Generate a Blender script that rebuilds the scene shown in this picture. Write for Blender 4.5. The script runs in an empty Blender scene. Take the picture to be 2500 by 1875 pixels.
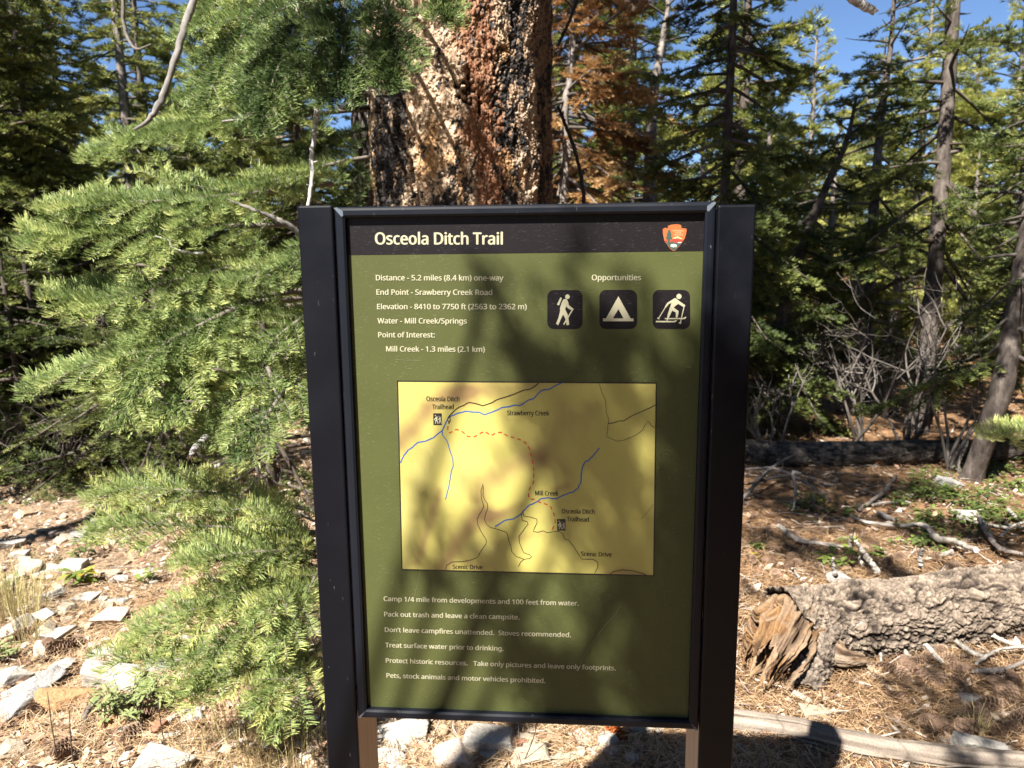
import bpy, math
import numpy as np
from mathutils import Matrix, Vector
from mathutils.geometry import tessellate_polygon

# ------------------------------------------------------------------ camera, sky, sun, exposure
FPX = 1800.0                       # focal length in pixels of the 2500 x 1875 photograph
CAM_H = 1.45
SIGN_W = 0.52                      # outer width of the sign frame, metres
_a = np.array([0.99733765, 0.00591684, -0.07268157]); _b = np.array([0.00915939, 0.98679824, 0.16169523])
_b /= np.linalg.norm(_b); _a -= (_a @ _b) * _b; _a /= np.linalg.norm(_a)
UP = -_b
FW = np.array([0, 0, 1.0]); FW -= (FW @ UP) * UP; FW /= np.linalg.norm(FW)
RT = np.cross(FW, UP)
if RT[0] < 0: RT = -RT
C2W = np.array([RT, FW, UP])       # image frame (right, down, forward) -> world
CAM = np.array([0.0, 0.0, CAM_H])

scene = bpy.context.scene
cam_data = bpy.data.cameras.new("camera"); cam = bpy.data.objects.new("camera", cam_data)
scene.collection.objects.link(cam); scene.camera = cam
cam_data.sensor_width = 36.0; cam_data.lens = FPX / 2500.0 * 36.0
cam_data.clip_start = 0.05; cam_data.clip_end = 400
_m = np.eye(4); _m[:3, 0] = C2W @ [1, 0, 0]; _m[:3, 1] = C2W @ [0, -1, 0]; _m[:3, 2] = C2W @ [0, 0, -1]; _m[:3, 3] = CAM
cam.matrix_world = Matrix(_m.tolist())
cam_data.dof.use_dof = True; cam_data.dof.focus_distance = 1.25; cam_data.dof.aperture_fstop = 8.5

SUN_TRAVEL = np.array([0.70, 1.06, -1.60]); SUN_TRAVEL /= np.linalg.norm(SUN_TRAVEL)
TO_SUN = -SUN_TRAVEL
world = bpy.data.worlds.new("World"); scene.world = world; world.use_nodes = True
nt = world.node_tree; bg = nt.nodes["Background"]
sky = nt.nodes.new("ShaderNodeTexSky"); sky.sky_type = 'NISHITA'; sky.sun_disc = False
sky.sun_elevation = math.asin(TO_SUN[2]); sky.sun_rotation = math.atan2(TO_SUN[0], TO_SUN[1])
sky.altitude = 2500; sky.air_density = 0.95; sky.dust_density = 0.0; sky.ozone_density = 5.0
nt.links.new(sky.outputs[0], bg.inputs[0]); bg.inputs[1].default_value = 0.05
sun_data = bpy.data.lights.new("sun", 'SUN'); sun_data.energy = 5.0; sun_data.angle = math.radians(0.53)
sun_data.color = (1.0, 0.94, 0.85)
sun = bpy.data.objects.new("sun", sun_data); scene.collection.objects.link(sun)
sun.rotation_euler = Vector(SUN_TRAVEL.tolist()).to_track_quat('-Z', 'Y').to_euler()
scene.view_settings.view_transform = 'Standard'; scene.view_settings.look = 'None'
scene.view_settings.exposure = 1.85; scene.view_settings.gamma = 1.0
scene.render.engine = 'CYCLES'
scene.cycles.max_bounces = 6; scene.cycles.diffuse_bounces = 3; scene.cycles.glossy_bounces = 2
scene.cycles.transmission_bounces = 4; scene.cycles.transparent_max_bounces = 4
scene.cycles.caustics_reflective = False; scene.cycles.caustics_refractive = False
scene.cycles.use_denoising = True

# ------------------------------------------------------------------ helpers
def ray(px, py):
    d = np.array([(px - 1250.0) / FPX, (py - 937.5) / FPX, 1.0]); return C2W @ d
def P(px, py, depth):              # a point of the place at a depth along the view axis
    return CAM + ray(px, py) * depth
def D(px, py, depth):              # the same, from the 2212-pixel-wide view of the photograph
    return P(px * 1.13021, py * 1.13021, depth)

def h32(x):
    x = x.astype(np.uint32); x ^= x >> np.uint32(16); x *= np.uint32(0x7feb352d); x ^= x >> np.uint32(15)
    x *= np.uint32(0x846ca68b); x ^= x >> np.uint32(16); return x
def hash3(i, seed):
    i = i.astype(np.int64)
    k = (i[..., 0] * 73856093) ^ (i[..., 1] * 19349663) ^ (i[..., 2] * 83492791) ^ (seed * 2654435761)
    return h32((k & 0xffffffff).astype(np.uint32)).astype(np.float64) / 4294967295.0
def vnoise(p, seed=0):
    p = np.asarray(p, float); i = np.floor(p).astype(np.int64); f = p - i; f = f * f * (3 - 2 * f); r = 0
    for dx in (0, 1):
        for dy in (0, 1):
            for dz in (0, 1):
                w = (f[..., 0] if dx else 1 - f[..., 0]) * (f[..., 1] if dy else 1 - f[..., 1]) * (f[..., 2] if dz else 1 - f[..., 2])
                r = r + w * hash3(i + np.array([dx, dy, dz]), seed)
    return r * 2 - 1
def fbm(p, octaves=4, seed=0, gain=0.5):
    p = np.asarray(p, float); r = 0; a = 1; t = 0
    for o in range(octaves):
        r = r + a * vnoise(p, seed + o * 17); t += a; a *= gain; p = p * 2.03 + 11.3
    return r / t
def worley(p, seed=0):             # F1, F2 and a random number per cell
    p = np.asarray(p, float); i = np.floor(p).astype(np.int64)
    f1 = np.full(p.shape[:-1], 9.0); f2 = f1.copy(); cid = np.zeros(p.shape[:-1])
    for dx in (-1, 0, 1):
        for dy in (-1, 0, 1):
            for dz in (-1, 0, 1):
                c = i + np.array([dx, dy, dz])
                q = c + np.stack([hash3(c, seed), hash3(c, seed + 101), hash3(c, seed + 202)], -1)
                d = np.linalg.norm(p - q, axis=-1); n = d < f1
                f2 = np.where(n, f1, np.minimum(f2, d)); cid = np.where(n, hash3(c, seed + 303), cid); f1 = np.where(n, d, f1)
    return f1, f2, cid
def smooth(a, b, x):
    t = np.clip((x - a) / (b - a), 0, 1); return t * t * (3 - 2 * t)
def nrm(v):
    v = np.asarray(v, float); return v / np.maximum(np.linalg.norm(v, axis=-1, keepdims=True), 1e-9)

class MB:                          # gathers geometry, then links it as ONE mesh object
    def __init__(s): s.v = []; s.f = []; s.m = []; s.t = []; s.n = 0
    def add(s, verts, faces, mat=0, tint=0.5):
        verts = np.asarray(verts, float).reshape(-1, 3); faces = np.asarray(faces, np.int64)
        s.v.append(verts); s.f.append(faces + s.n); s.m.append(np.full(len(faces), mat, np.int32))
        tint = np.asarray(tint, float); s.t.append(np.full(len(verts), float(tint)) if tint.ndim == 0 else tint)
        s.n += len(verts); return s
    def mesh(s, name, mats, smooth_faces=True, cols=None):
        me = bpy.data.meshes.new(name)
        v = np.concatenate(s.v) if s.v else np.zeros((0, 3))
        me.vertices.add(len(v)); me.vertices.foreach_set("co", v.astype(np.float32).ravel())
        sizes = np.concatenate([np.full(len(f), f.shape[1], np.int32) for f in s.f])
        loops = np.concatenate([f.ravel() for f in s.f]).astype(np.int32)
        me.loops.add(len(loops)); me.loops.foreach_set("vertex_index", loops)
        me.polygons.add(len(sizes))
        me.polygons.foreach_set("loop_start", np.concatenate([[0], np.cumsum(sizes)[:-1]]).astype(np.int32))
        for m in mats: me.materials.append(m)
        me.polygons.foreach_set("material_index", np.concatenate(s.m))
        me.polygons.foreach_set("use_smooth", np.full(len(sizes), smooth_faces))
        at = me.attributes.new("tint", 'FLOAT', 'POINT'); at.data.foreach_set("value", np.concatenate(s.t).astype(np.float32))
        if cols is not None:
            ca = me.attributes.new("tone", 'FLOAT_COLOR', 'POINT')
            ca.data.foreach_set("color", np.concatenate([cols, np.ones((len(cols), 1))], 1).astype(np.float32).ravel())
        me.update(calc_edges=True); return me
    def build(s, name, mats, parent=None, smooth_faces=True, cols=None):
        if not isinstance(mats, (list, tuple)): mats = [mats]
        o = bpy.data.objects.new(name, s.mesh(name, mats, smooth_faces, cols)); scene.collection.objects.link(o)
        if parent: o.parent = parent
        return o
def tag(o, label=None, cat=None, group=None, kind=None):
    if label: o["label"] = label
    if cat: o["category"] = cat
    if group: o["group"] = group
    if kind: o["kind"] = kind
    return o
def thing(name, label, cat, loc=(0, 0, 0), group=None):
    o = bpy.data.objects.new(name, None); scene.collection.objects.link(o); o.location = [float(x) for x in loc]
    o.empty_display_size = 0.05; return tag(o, label, cat, group)
def copy_tree(o, parent=None):
    c = o.copy(); scene.collection.objects.link(c)
    if parent: c.parent = parent
    for ch in list(o.children): copy_tree(ch, c)
    return c

def tube(mb, pts, rad, sides=6, mat=0, tint=0.5, cap=True):
    pts = np.asarray(pts, float); n = len(pts); rad = np.broadcast_to(np.asarray(rad, float), (n,))
    t = nrm(np.gradient(pts, axis=0)); ref = np.array([0, 0, 1.0]) if abs(t[0][2]) < 0.9 else np.array([1.0, 0, 0])
    u = nrm(np.cross(t, ref)); w = np.cross(t, u); a = np.linspace(0, 2 * np.pi, sides, endpoint=False)
    v = pts[:, None] + rad[:, None, None] * (np.cos(a)[None, :, None] * u[:, None] + np.sin(a)[None, :, None] * w[:, None])
    i = np.arange(n - 1)[:, None] * sides; j = np.arange(sides)[None]; k = (j + 1) % sides
    f = np.stack([i + j, i + k, i + sides + k, i + sides + j], -1).reshape(-1, 4)
    mb.add(v.reshape(-1, 3), f, mat, tint)
    if cap:
        e = np.concatenate([v[0], pts[:1]]); jj = np.arange(sides); mb.add(e, np.stack([(jj + 1) % sides, jj, np.full(sides, sides)], -1), mat, tint)
        e = np.concatenate([v[-1], pts[-1:]]); mb.add(e, np.stack([jj, (jj + 1) % sides, np.full(sides, sides)], -1), mat, tint)
def curve_pts(pts, n):             # Catmull-Rom through the given points
    p = np.asarray(pts, float)
    if len(p) == 2: return p[0] + np.linspace(0, 1, n)[:, None] * (p[1] - p[0])
    q = np.concatenate([[2 * p[0] - p[1]], p, [2 * p[-1] - p[-2]]]); t = np.linspace(0, len(p) - 1 - 1e-6, n); i = t.astype(int); f = (t - i)[:, None]
    a, b, c, d = q[i], q[i + 1], q[i + 2], q[i + 3]
    return 0.5 * (2 * b + (c - a) * f + (2 * a - 5 * b + 4 * c - d) * f ** 2 + (3 * b - a - 3 * c + d) * f ** 3)
def box(mb, lo, hi, mat=0):
    x0, y0, z0 = lo; x1, y1, z1 = hi
    v = [(x0, y0, z0), (x1, y0, z0), (x1, y1, z0), (x0, y1, z0), (x0, y0, z1), (x1, y0, z1), (x1, y1, z1), (x0, y1, z1)]
    mb.add(v, [(0, 3, 2, 1), (4, 5, 6, 7), (0, 1, 5, 4), (1, 2, 6, 5), (2, 3, 7, 6), (3, 0, 4, 7)], mat)
def bevel(o, w, seg=2):
    m = o.modifiers.new("bevel", 'BEVEL'); m.width = w; m.segments = seg; m.limit_method = 'ANGLE'; m.harden_normals = False
    for p in o.data.polygons: p.use_smooth = False
    return o

# ------------------------------------------------------------------ materials
def mat_new(name):
    m = bpy.data.materials.new(name); m.use_nodes = True; return m, m.node_tree, m.node_tree.nodes["Principled BSDF"]
def node(nt, kind, **kw):
    n = nt.nodes.new(kind)
    for k, v in kw.items():
        if k in n.inputs.keys(): n.inputs[k].default_value = v
        else: setattr(n, k, v)
    return n
def ramp(nt, stops, fac=None, interp='LINEAR'):
    r = nt.nodes.new("ShaderNodeValToRGB"); r.color_ramp.interpolation = interp; e = r.color_ramp.elements
    while len(e) < len(stops): e.new(0.5)
    for x, (p, c) in zip(e, stops): x.position = p; x.color = (*c, 1) if len(c) == 3 else c
    if fac is not None: nt.links.new(fac, r.inputs[0])
    return r
def objco(nt, scale=None):
    t = nt.nodes.new("ShaderNodeTexCoord"); out = t.outputs["Object"]
    if scale:
        mp = node(nt, "ShaderNodeMapping"); mp.inputs["Scale"].default_value = scale; nt.links.new(out, mp.inputs[0]); out = mp.outputs[0]
    return out
def noise(nt, co, scale, detail=4, rough=0.55):
    n = node(nt, "ShaderNodeTexNoise"); n.inputs["Scale"].default_value = scale; n.inputs["Detail"].default_value = detail
    n.inputs["Roughness"].default_value = rough; nt.links.new(co, n.inputs["Vector"]); return n.outputs["Fac"]
def bump(nt, h, bsdf, strength=0.3, dist=0.01):
    b = node(nt, "ShaderNodeBump"); b.inputs["Strength"].default_value = strength; b.inputs["Distance"].default_value = dist
    nt.links.new(h, b.inputs["Height"]); nt.links.new(b.outputs[0], bsdf.inputs["Normal"])
def plain(name, col, rough=0.5, spec=0.5):
    m, nt, b = mat_new(name); b.inputs["Base Color"].default_value = (*col, 1); b.inputs["Roughness"].default_value = rough
    b.inputs["Specular IOR Level"].default_value = spec; return m
def foliage(name, stops, transl=0.35, rough=0.45, spec=0.35):
    m, nt, b = mat_new(name); out = nt.nodes["Material Output"]
    a = node(nt, "ShaderNodeAttribute", attribute_name="tint"); r = ramp(nt, stops, a.outputs["Fac"])
    nt.links.new(r.outputs[0], b.inputs["Base Color"]); b.inputs["Roughness"].default_value = rough; b.inputs["Specular IOR Level"].default_value = spec
    tr = node(nt, "ShaderNodeBsdfTranslucent"); nt.links.new(r.outputs[0], tr.inputs[0])
    mx = node(nt, "ShaderNodeMixShader"); mx.inputs[0].default_value = transl
    nt.links.new(b.outputs[0], mx.inputs[1]); nt.links.new(tr.outputs[0], mx.inputs[2]); nt.links.new(mx.outputs[0], out.inputs[0]); return m
def barkmat(name, stops, scale=30, stretch=(1, 1, 0.25), bstr=0.6, bd=0.01, rough=0.9):
    m, nt, b = mat_new(name); co = objco(nt, stretch); n = noise(nt, co, scale, 6, 0.65); r = ramp(nt, stops, n)
    nt.links.new(r.outputs[0], b.inputs["Base Color"]); b.inputs["Roughness"].default_value = rough; b.inputs["Specular IOR Level"].default_value = 0.2
    bump(nt, n, b, bstr, bd); return m
# ------------------------------------------------------------------ the trail sign
K0 = np.array([(815 - 1250) / FPX, (505.5 - 937.5) / FPX, 1.0])
SIGN_Z = 1.95888 * SIGN_W; SIGN_H = 1.4869 * SIGN_W
O_W = CAM + C2W @ (K0 * SIGN_Z)                      # top left outer corner of the frame
AX = C2W @ _a; AZ = np.array([0, 0, 1.0]); AN = nrm(np.cross(AX, AZ))  # right, up, into the sign (away from the reader)
SIGN_LOC = np.array([O_W[0] + AX[0] * SIGN_W / 2, O_W[1] + AX[1] * SIGN_W / 2, 0.0])
SIGN_TOP = O_W[2]
PANEL_Y = 0.010                                       # the panel lies 10 mm behind the face of the frame
def S(px, py, off=PANEL_Y):                           # pixel -> (x, z) on the panel plane, sign coordinates
    d = ray(px, py); o = O_W + AN * off; t = ((o - CAM) @ AN) / (d @ AN); q = CAM + d * t - SIGN_LOC
    return np.array([q @ AX, q[2]])
Z1 = lambda x, y: (700 + x / 3.4567, 480 + y / 3.4567)
Z2 = lambda x, y: (1250 + x / 3.4567, 480 + y / 3.4567)
Z5 = lambda x, y: (760 + x / 3.4926, 1400 + y / 3.4926)
Z6 = lambda x, y: (1250 + x / 3.4933, 1400 + y / 3.4933)
ZM = lambda x, y: (960 + x / 3.351, 930 + y / 3.351)
ZE = lambda x, y: (1610 + x / 19.52, 535 + y / 19.52)
ZP = lambda x, y: (1320 + x / 5.672, 690 + y / 5.672)

def fiber(name, col, amount=1.0, rough=0.42):
    m, nt, b = mat_new(name); co = objco(nt)
    outs = []
    for k, (rot, sx) in enumerate(((0.5, 1), (-0.7, 1), (1.9, 1))):
        mp = node(nt, "ShaderNodeMapping"); mp.inputs["Rotation"].default_value = (0, rot, 0); mp.inputs["Scale"].default_value = (110, 900, 1500)
        mp.inputs["Location"].default_value = (k * 7.3, 0, k * 3.1)
        w = noise(nt, co, 60, 2); ad = node(nt, "ShaderNodeVectorMath", operation='ADD'); sc = node(nt, "ShaderNodeVectorMath", operation='SCALE'); sc.inputs[3].default_value = 0.004
        nt.links.new(w, sc.inputs[0]); nt.links.new(co, ad.inputs[0]); nt.links.new(sc.outputs[0], ad.inputs[1]); nt.links.new(ad.outputs[0], mp.inputs[0])
        n = noise(nt, mp.outputs[0], 1.0, 1); r = ramp(nt, [(0.70, (0, 0, 0)), (0.78, (1, 1, 1))], n); outs.append(r.outputs[0])
    mx = outs[0]
    for o in outs[1:]:
        q = node(nt, "ShaderNodeMath", operation='MAXIMUM'); nt.links.new(mx, q.inputs[0]); nt.links.new(o, q.inputs[1]); mx = q.outputs[0]
    pn = noise(nt, co, 22, 3); pr = ramp(nt, [(0.35, (0.15, 0.15, 0.15)), (0.7, (1, 1, 1))], pn)
    q = node(nt, "ShaderNodeMath", operation='MULTIPLY'); nt.links.new(mx, q.inputs[0]); nt.links.new(pr.outputs[0], q.inputs[1])
    q2 = node(nt, "ShaderNodeMath", operation='MULTIPLY'); nt.links.new(q.outputs[0], q2.inputs[0]); q2.inputs[1].default_value = 0.13 * amount
    if isinstance(col, str):
        at = node(nt, "ShaderNodeAttribute", attribute_name=col); base = at.outputs["Color"]
    else:
        base = ramp(nt, [(0.3, tuple(c * 0.93 for c in col)), (0.7, tuple(min(1, c * 1.06) for c in col))], noise(nt, co, 9, 4)).outputs[0]
    mc = node(nt, "ShaderNodeMix", data_type='RGBA'); nt.links.new(q2.outputs[0], mc.inputs[0]); nt.links.new(base, mc.inputs[6]); mc.inputs[7].default_value = (0.85, 0.85, 0.7, 1)
    nt.links.new(mc.outputs[2], b.inputs["Base Color"]); b.inputs["Roughness"].default_value = rough; b.inputs["Specular IOR Level"].default_value = 0.22
    bump(nt, q.outputs[0], b, 0.25, 0.0008); return m
def scuffed(name, col, rough):
    m, nt, b = mat_new(name); co = objco(nt); mp = node(nt, "ShaderNodeMapping"); mp.inputs["Scale"].default_value = (160, 160, 40); mp.inputs["Rotation"].default_value = (0, 0.4, 0); nt.links.new(co, mp.inputs[0])
    n = noise(nt, mp.outputs[0], 1, 3); r = ramp(nt, [(0.69, col), (0.78, tuple(c + 0.10 for c in col))], n)
    nt.links.new(r.outputs[0], b.inputs["Base Color"])
    rr = ramp(nt, [(0.3, (rough - .10,) * 3), (0.7, (rough + .12,) * 3)], noise(nt, co, 14, 5)); nt.links.new(rr.outputs[0], b.inputs["Roughness"])
    b.inputs["Specular IOR Level"].default_value = 0.18; bump(nt, noise(nt, co, 900, 2), b, 0.08, 0.0006); return m
M_FRAME = scuffed("frame_paint", (0.007, 0.0085, 0.013), 0.38)
M_POST = scuffed("post_paint", (0.003, 0.0035, 0.006), 0.42)
M_GREEN = fiber("panel_green", (0.062, 0.070, 0.0235))
M_DARK = fiber("panel_brown_black", (0.0065, 0.0048, 0.006), 0.55, 0.5)
M_MAP = fiber("map_print", "tone", 0.25)
M_CREAM = plain("cream_print", (0.36, 0.345, 0.235), 0.45)
M_INK = plain("black_print", (0.012, 0.010, 0.008), 0.45)
M_BROWNINK = plain("brown_print", (0.035, 0.012, 0.008), 0.45)
M_BLUE = plain("blue_print", (0.012, 0.075, 0.30), 0.45)
M_RED = plain("red_print", (0.42, 0.03, 0.012), 0.45)
M_GRAIN = barkmat("tan_wood", [(0.3, (0.44, 0.33, 0.245)), (0.55, (0.54, 0.42, 0.32)), (0.75, (0.36, 0.26, 0.185))], 60, (1, 1, 0.03), 0.15, 0.001, 0.7)

sign = thing("information_sign", "green trail sign with a yellow map in a black metal frame on two posts", "sign", SIGN_LOC)
sign.rotation_euler = (0, 0, math.atan2(AX[1], AX[0]))
HW = SIGN_W / 2; ZT = SIGN_TOP; ZB = SIGN_TOP - SIGN_H
FB = 0.0142                                          # visible width of a frame bar
def frame_bars():
    mb = MB(); prof = [(0.0, 0.028), (0.0, 0.0035), (0.002, 0.0008), (0.005, 0.0), (FB - 0.003, 0.0), (FB, 0.002), (FB, 0.022)]  # (inset, y)
    c = [(-HW, ZT), (HW, ZT), (HW, ZB), (-HW, ZB)]; sgn = [(1, -1), (-1, -1), (-1, 1), (1, 1)]
    ring = [[(c[k][0] + sgn[k][0] * i, y, c[k][1] + sgn[k][1] * i) for i, y in prof] for k in range(4)]
    n = len(prof)
    for k in range(4):
        a, b2 = ring[k], ring[(k + 1) % 4]
        mb.add(a + b2, [(j, j + 1, n + j + 1, n + j) for j in range(n - 1)])
    return mb
fr = frame_bars().build("frame", M_FRAME, sign, smooth_faces=False)
M_WELD = scuffed("bare_weld", (0.10, 0.12, 0.15), 0.4)
# scraped weld marks at the corners
for sx, sz, z in ((1, -1, ZT), (-1, -1, ZT), (1, 1, ZB), (-1, 1, ZB)):
    x = -HW if sx == 1 else HW; k = 1.0 if z == ZT else 0.35
    pl = [(0.0015, 0.0012), (0.004, 0.0005), (0.0105 * k + .002, 0.005 * k + .001), (0.0125, 0.0125), (0.007 * k + .003, 0.010 * k + .003), (0.0012, 0.003)]
    v = [(x + sx * p, -0.0004, z + sz * q) for p, q in pl]
    MB().add(v, [tuple(range(6))[::(1 if sx * sz < 0 else -1)]]).build("weld_mark", M_WELD, fr)
def side(xpx_in, xpx_out, y):
    return S(xpx_in, y, 0.0)[0], S(xpx_out, y, 0.0)[0]
for xi, xo in ((S(811, 501, 0)[0], S(724.6, 501, 0)[0]), (S(1752.5, 497, 0)[0], S(1847.5, 497, 0)[0])):
    x0, x1 = min(xi, xo), max(xi, xo); top = S((811 if xi < 0 else 1752), 500, 0)[1]
    p = MB(); box(p, (x0, 0.0, -0.3), (x1, 0.010, top)); o = p.build("post", M_POST, sign, smooth_faces=False); bevel(o, 0.0032, 3)
    q = MB(); box(q, (x0 + 0.0012, 0.0103, -0.3), (x1 - 0.0012, 0.118, top - 0.003)); bevel(q.build("wood_backing", M_GRAIN, o, smooth_faces=False), 0.002, 2)
IN = FB - 0.001
pm = MB(); box(pm, (-HW + IN, PANEL_Y, ZB + IN), (HW - IN, PANEL_Y + 0.008, ZT - IN)); panel = pm.build("panel", M_GREEN, sign, smooth_faces=False)

def flat(mb, loops, z, mat=0):                        # polygon (first loop) with holes, z = height off the panel
    ps = [[Vector((p[0], p[1], 0)) for p in l] for l in loops]; tris = tessellate_polygon(ps)
    pts = np.array([(p.x, PANEL_Y - z, p.y) for l in ps for p in l])
    t = []
    for a, b2, c in tris:
        ar = (pts[b2][0] - pts[a][0]) * (pts[c][2] - pts[a][2]) - (pts[c][0] - pts[a][0]) * (pts[b2][2] - pts[a][2])
        t.append((a, b2, c) if ar > 0 else (a, c, b2))
    mb.add(pts, t, mat)
def poly(mb, zf, pts, z, mat=0): flat(mb, [[S(*zf(*p)) for p in pts]], z, mat)
def line(mb, zf, pts, wpx, z, mat=0, jag=0.0, seed=1):
    rg = np.random.default_rng(seed); p = np.array([S(*zf(*q)) for q in pts]); w = wpx / FPX * SIGN_Z * 1.05
    if jag:
        q = [p[0]]
        for a, b2 in zip(p[:-1], p[1:]):
            n = max(1, int(np.linalg.norm(b2 - a) / 0.004))
            for k in range(1, n + 1): q.append(a + (b2 - a) * k / n + rg.normal(0, jag, 2) * (k < n))
        p = np.array(q)
    t = nrm(np.gradient(p, axis=0)); nn = np.stack([-t[:, 1], t[:, 0]], 1) * w / 2
    v = np.concatenate([p + nn, p - nn]); n = len(p)
    mb.add(np.stack([v[:, 0], np.full(len(v), PANEL_Y - z), v[:, 1]], 1), [(i, n + i, n + i + 1, i + 1) for i in range(n - 1)], mat)
def disc(mb, zf, c, r, z, mat=0, ry=None):
    a = np.linspace(0, 2 * np.pi, 28, endpoint=False); poly(mb, zf, [(c[0] + r * math.cos(t), c[1] + (ry or r) * math.sin(t)) for t in a], z, mat)
def rrect(x0, y0, x1, y1, r):
    o = []
    for cx, cy, a0 in ((x1 - r, y0 + r, -90), (x1 - r, y1 - r, 0), (x0 + r, y1 - r, 90), (x0 + r, y0 + r, 180)):
        for k in range(9):
            a = math.radians(a0 + k * 90 / 8); o.append((cx + r * math.cos(a), cy + r * math.sin(a)))
    return o

import os
def font_of(*names):
    d = bpy.utils.system_resource('DATAFILES') or ""
    for n in names:
        p = os.path.join(d, "fonts", n)
        if os.path.exists(p):
            try: return bpy.data.fonts.load(p)
            except Exception: pass
    return None
F_SANS = font_of("NotoSansHebrew-Regular.woff2", "NotoSansMath-Regular.woff2", "Inter.woff2")
F_NARROW = font_of("NotoSansKhmer-VariableFont_wdth,wght.woff2", "Inter.woff2")
CAPS = {}
def cap_of(font):
    k = font.name if font else ''
    if k not in CAPS:
        cu = bpy.data.curves.new('lettering', 'FONT'); cu.body = 'H'; cu.size = 1.0
        if font: cu.font = font
        o = bpy.data.objects.new('lettering', cu); me = o.to_mesh(); CAPS[k] = max(q.co.y for q in me.vertices); o.to_mesh_clear(); bpy.data.objects.remove(o); bpy.data.curves.remove(cu)
    return CAPS[k]
def text(mb, s, left, right, caph, z, mat=0, bold=0.02, font=None):
    cu = bpy.data.curves.new("lettering", 'FONT'); cu.body = s; cu.size = 1.0; cu.fill_mode = 'FRONT'; cu.resolution_u = 4
    if font: cu.font = font
    o = bpy.data.objects.new("lettering", cu); scene.collection.objects.link(o)
    me = o.to_mesh(); n = len(me.vertices); v = np.zeros(n * 3); me.vertices.foreach_get("co", v); v = v.reshape(-1, 3)
    faces = [tuple(p.vertices) for p in me.polygons]
    o.to_mesh_clear(); bpy.data.objects.remove(o)
    l, r = S(*left), S(*right); ex = (r - l); L = np.linalg.norm(ex); ex /= L; ey = np.array([-ex[1], ex[0]])
    v[:, 0] -= v[:, 0].min(); sx = (L - 2 * bold * caph / FPX * SIGN_Z) / v[:, 0].max(); sy = caph / FPX * SIGN_Z * 1.06 / cap_of(font)
    q = l + (v[:, 0] * sx)[:, None] * ex + (v[:, 1] * sy)[:, None] * ey; bw = bold * sy
    for k, (dx, dz) in enumerate(((0, 0), (2, 0), (1, 0.5), (1, -0.5)) if bold > 0.012 else ((0, 0), (2, 0))):   # a heavier stroke
        p = q + ex * dx * bw + ey * dz * bw
        pts = np.stack([p[:, 0], np.full(n, PANEL_Y - z - k * 1e-5), p[:, 1]], 1)
        for c in (3, 4):
            fs = [f for f in faces if len(f) == c]
            if fs: mb.add(pts, fs, mat)
    bpy.data.curves.remove(cu)

hb = MB(); x0, z0 = -HW + IN + 0.0002, S(1180, 619)[1]; flat(hb, [[(x0, z0), (-x0, z0 + 0.0006), (-x0, ZT - IN), (x0, ZT - IN)]], 0.0003)
hb.build("header_band", M_DARK, panel, smooth_faces=False)
tx = MB()
def T(s, zl, l, zr, r, cap, bold=0.022): text(tx, s, zl(*l), zr(*r), cap, 0.0006, 0, bold, F_SANS)
T("Osceola Ditch Trail", Z1, (715, 399), Z1, (1810, 400), 26.5, 0.024)
B = 12.3
T("Distance - 5.2 miles (8.4 km) one-way", Z1, (722, 709), Z1, (1818, 711), B)
T("End Point - Srawberry Creek Road", Z1, (727, 833), Z1, (1722, 835), B)
T("Elevation - 8410 to 7750 ft (2563 to 2362 m)", Z1, (733, 957), Z1, (2018, 958), B)
T("Water - Mill Creek/Springs", Z1, (737, 1079), Z1, (1503, 1081), B)
T("Point of Interest:", Z1, (743, 1199), Z1, (1228, 1200), B)
T("Mill Creek - 1.3 miles (2.1 km)", Z1, (811, 1320), Z1, (1658, 1324), B)
T("Opportunities", Z2, (676, 708), Z2, (1100, 708), B)
T("Camp 1/4 mile from developments and 100 feet from water.", Z5, (590, 285), Z6, (570, 326), B)
T("Pack out trash and leave a clean campsite.", Z5, (595, 418), Z5, (1768, 446), B)
T("Don\u2019t leave campfires unattended.  Stoves recommended.", Z5, (600, 552), Z6, (503, 600), B)
T("Treat surface water prior to drinking.", Z5, (604, 685), Z5, (1630, 717), B)
T("Protect historic resources.   Take only pictures and leave only footprints.", Z5, (609, 818), Z6, (893, 888), B)
T("Pets, stock animals and motor vehicles prohibited.", Z5, (615, 948), Z6, (280, 997), B)
tx.build("lettering", M_CREAM, panel, smooth_faces=False)
M_SCR = plain("scratch_grey", (0.16, 0.17, 0.10), 0.5)
for zf, p, wd in ((Z6, [(935, 320), (890, 400), (800, 500), (680, 660), (620, 750), (580, 850)], 0.7), (Z1, [(890, 1388), (980, 1396), (1110, 1399)], 0.6), (Z5, [(905, 20), (890, 110), (840, 300)], 0.5)):
    sc = MB(); line(sc, zf, p, wd, 0.0004); sc.build("scratch", M_SCR, panel, smooth_faces=False)

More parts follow.
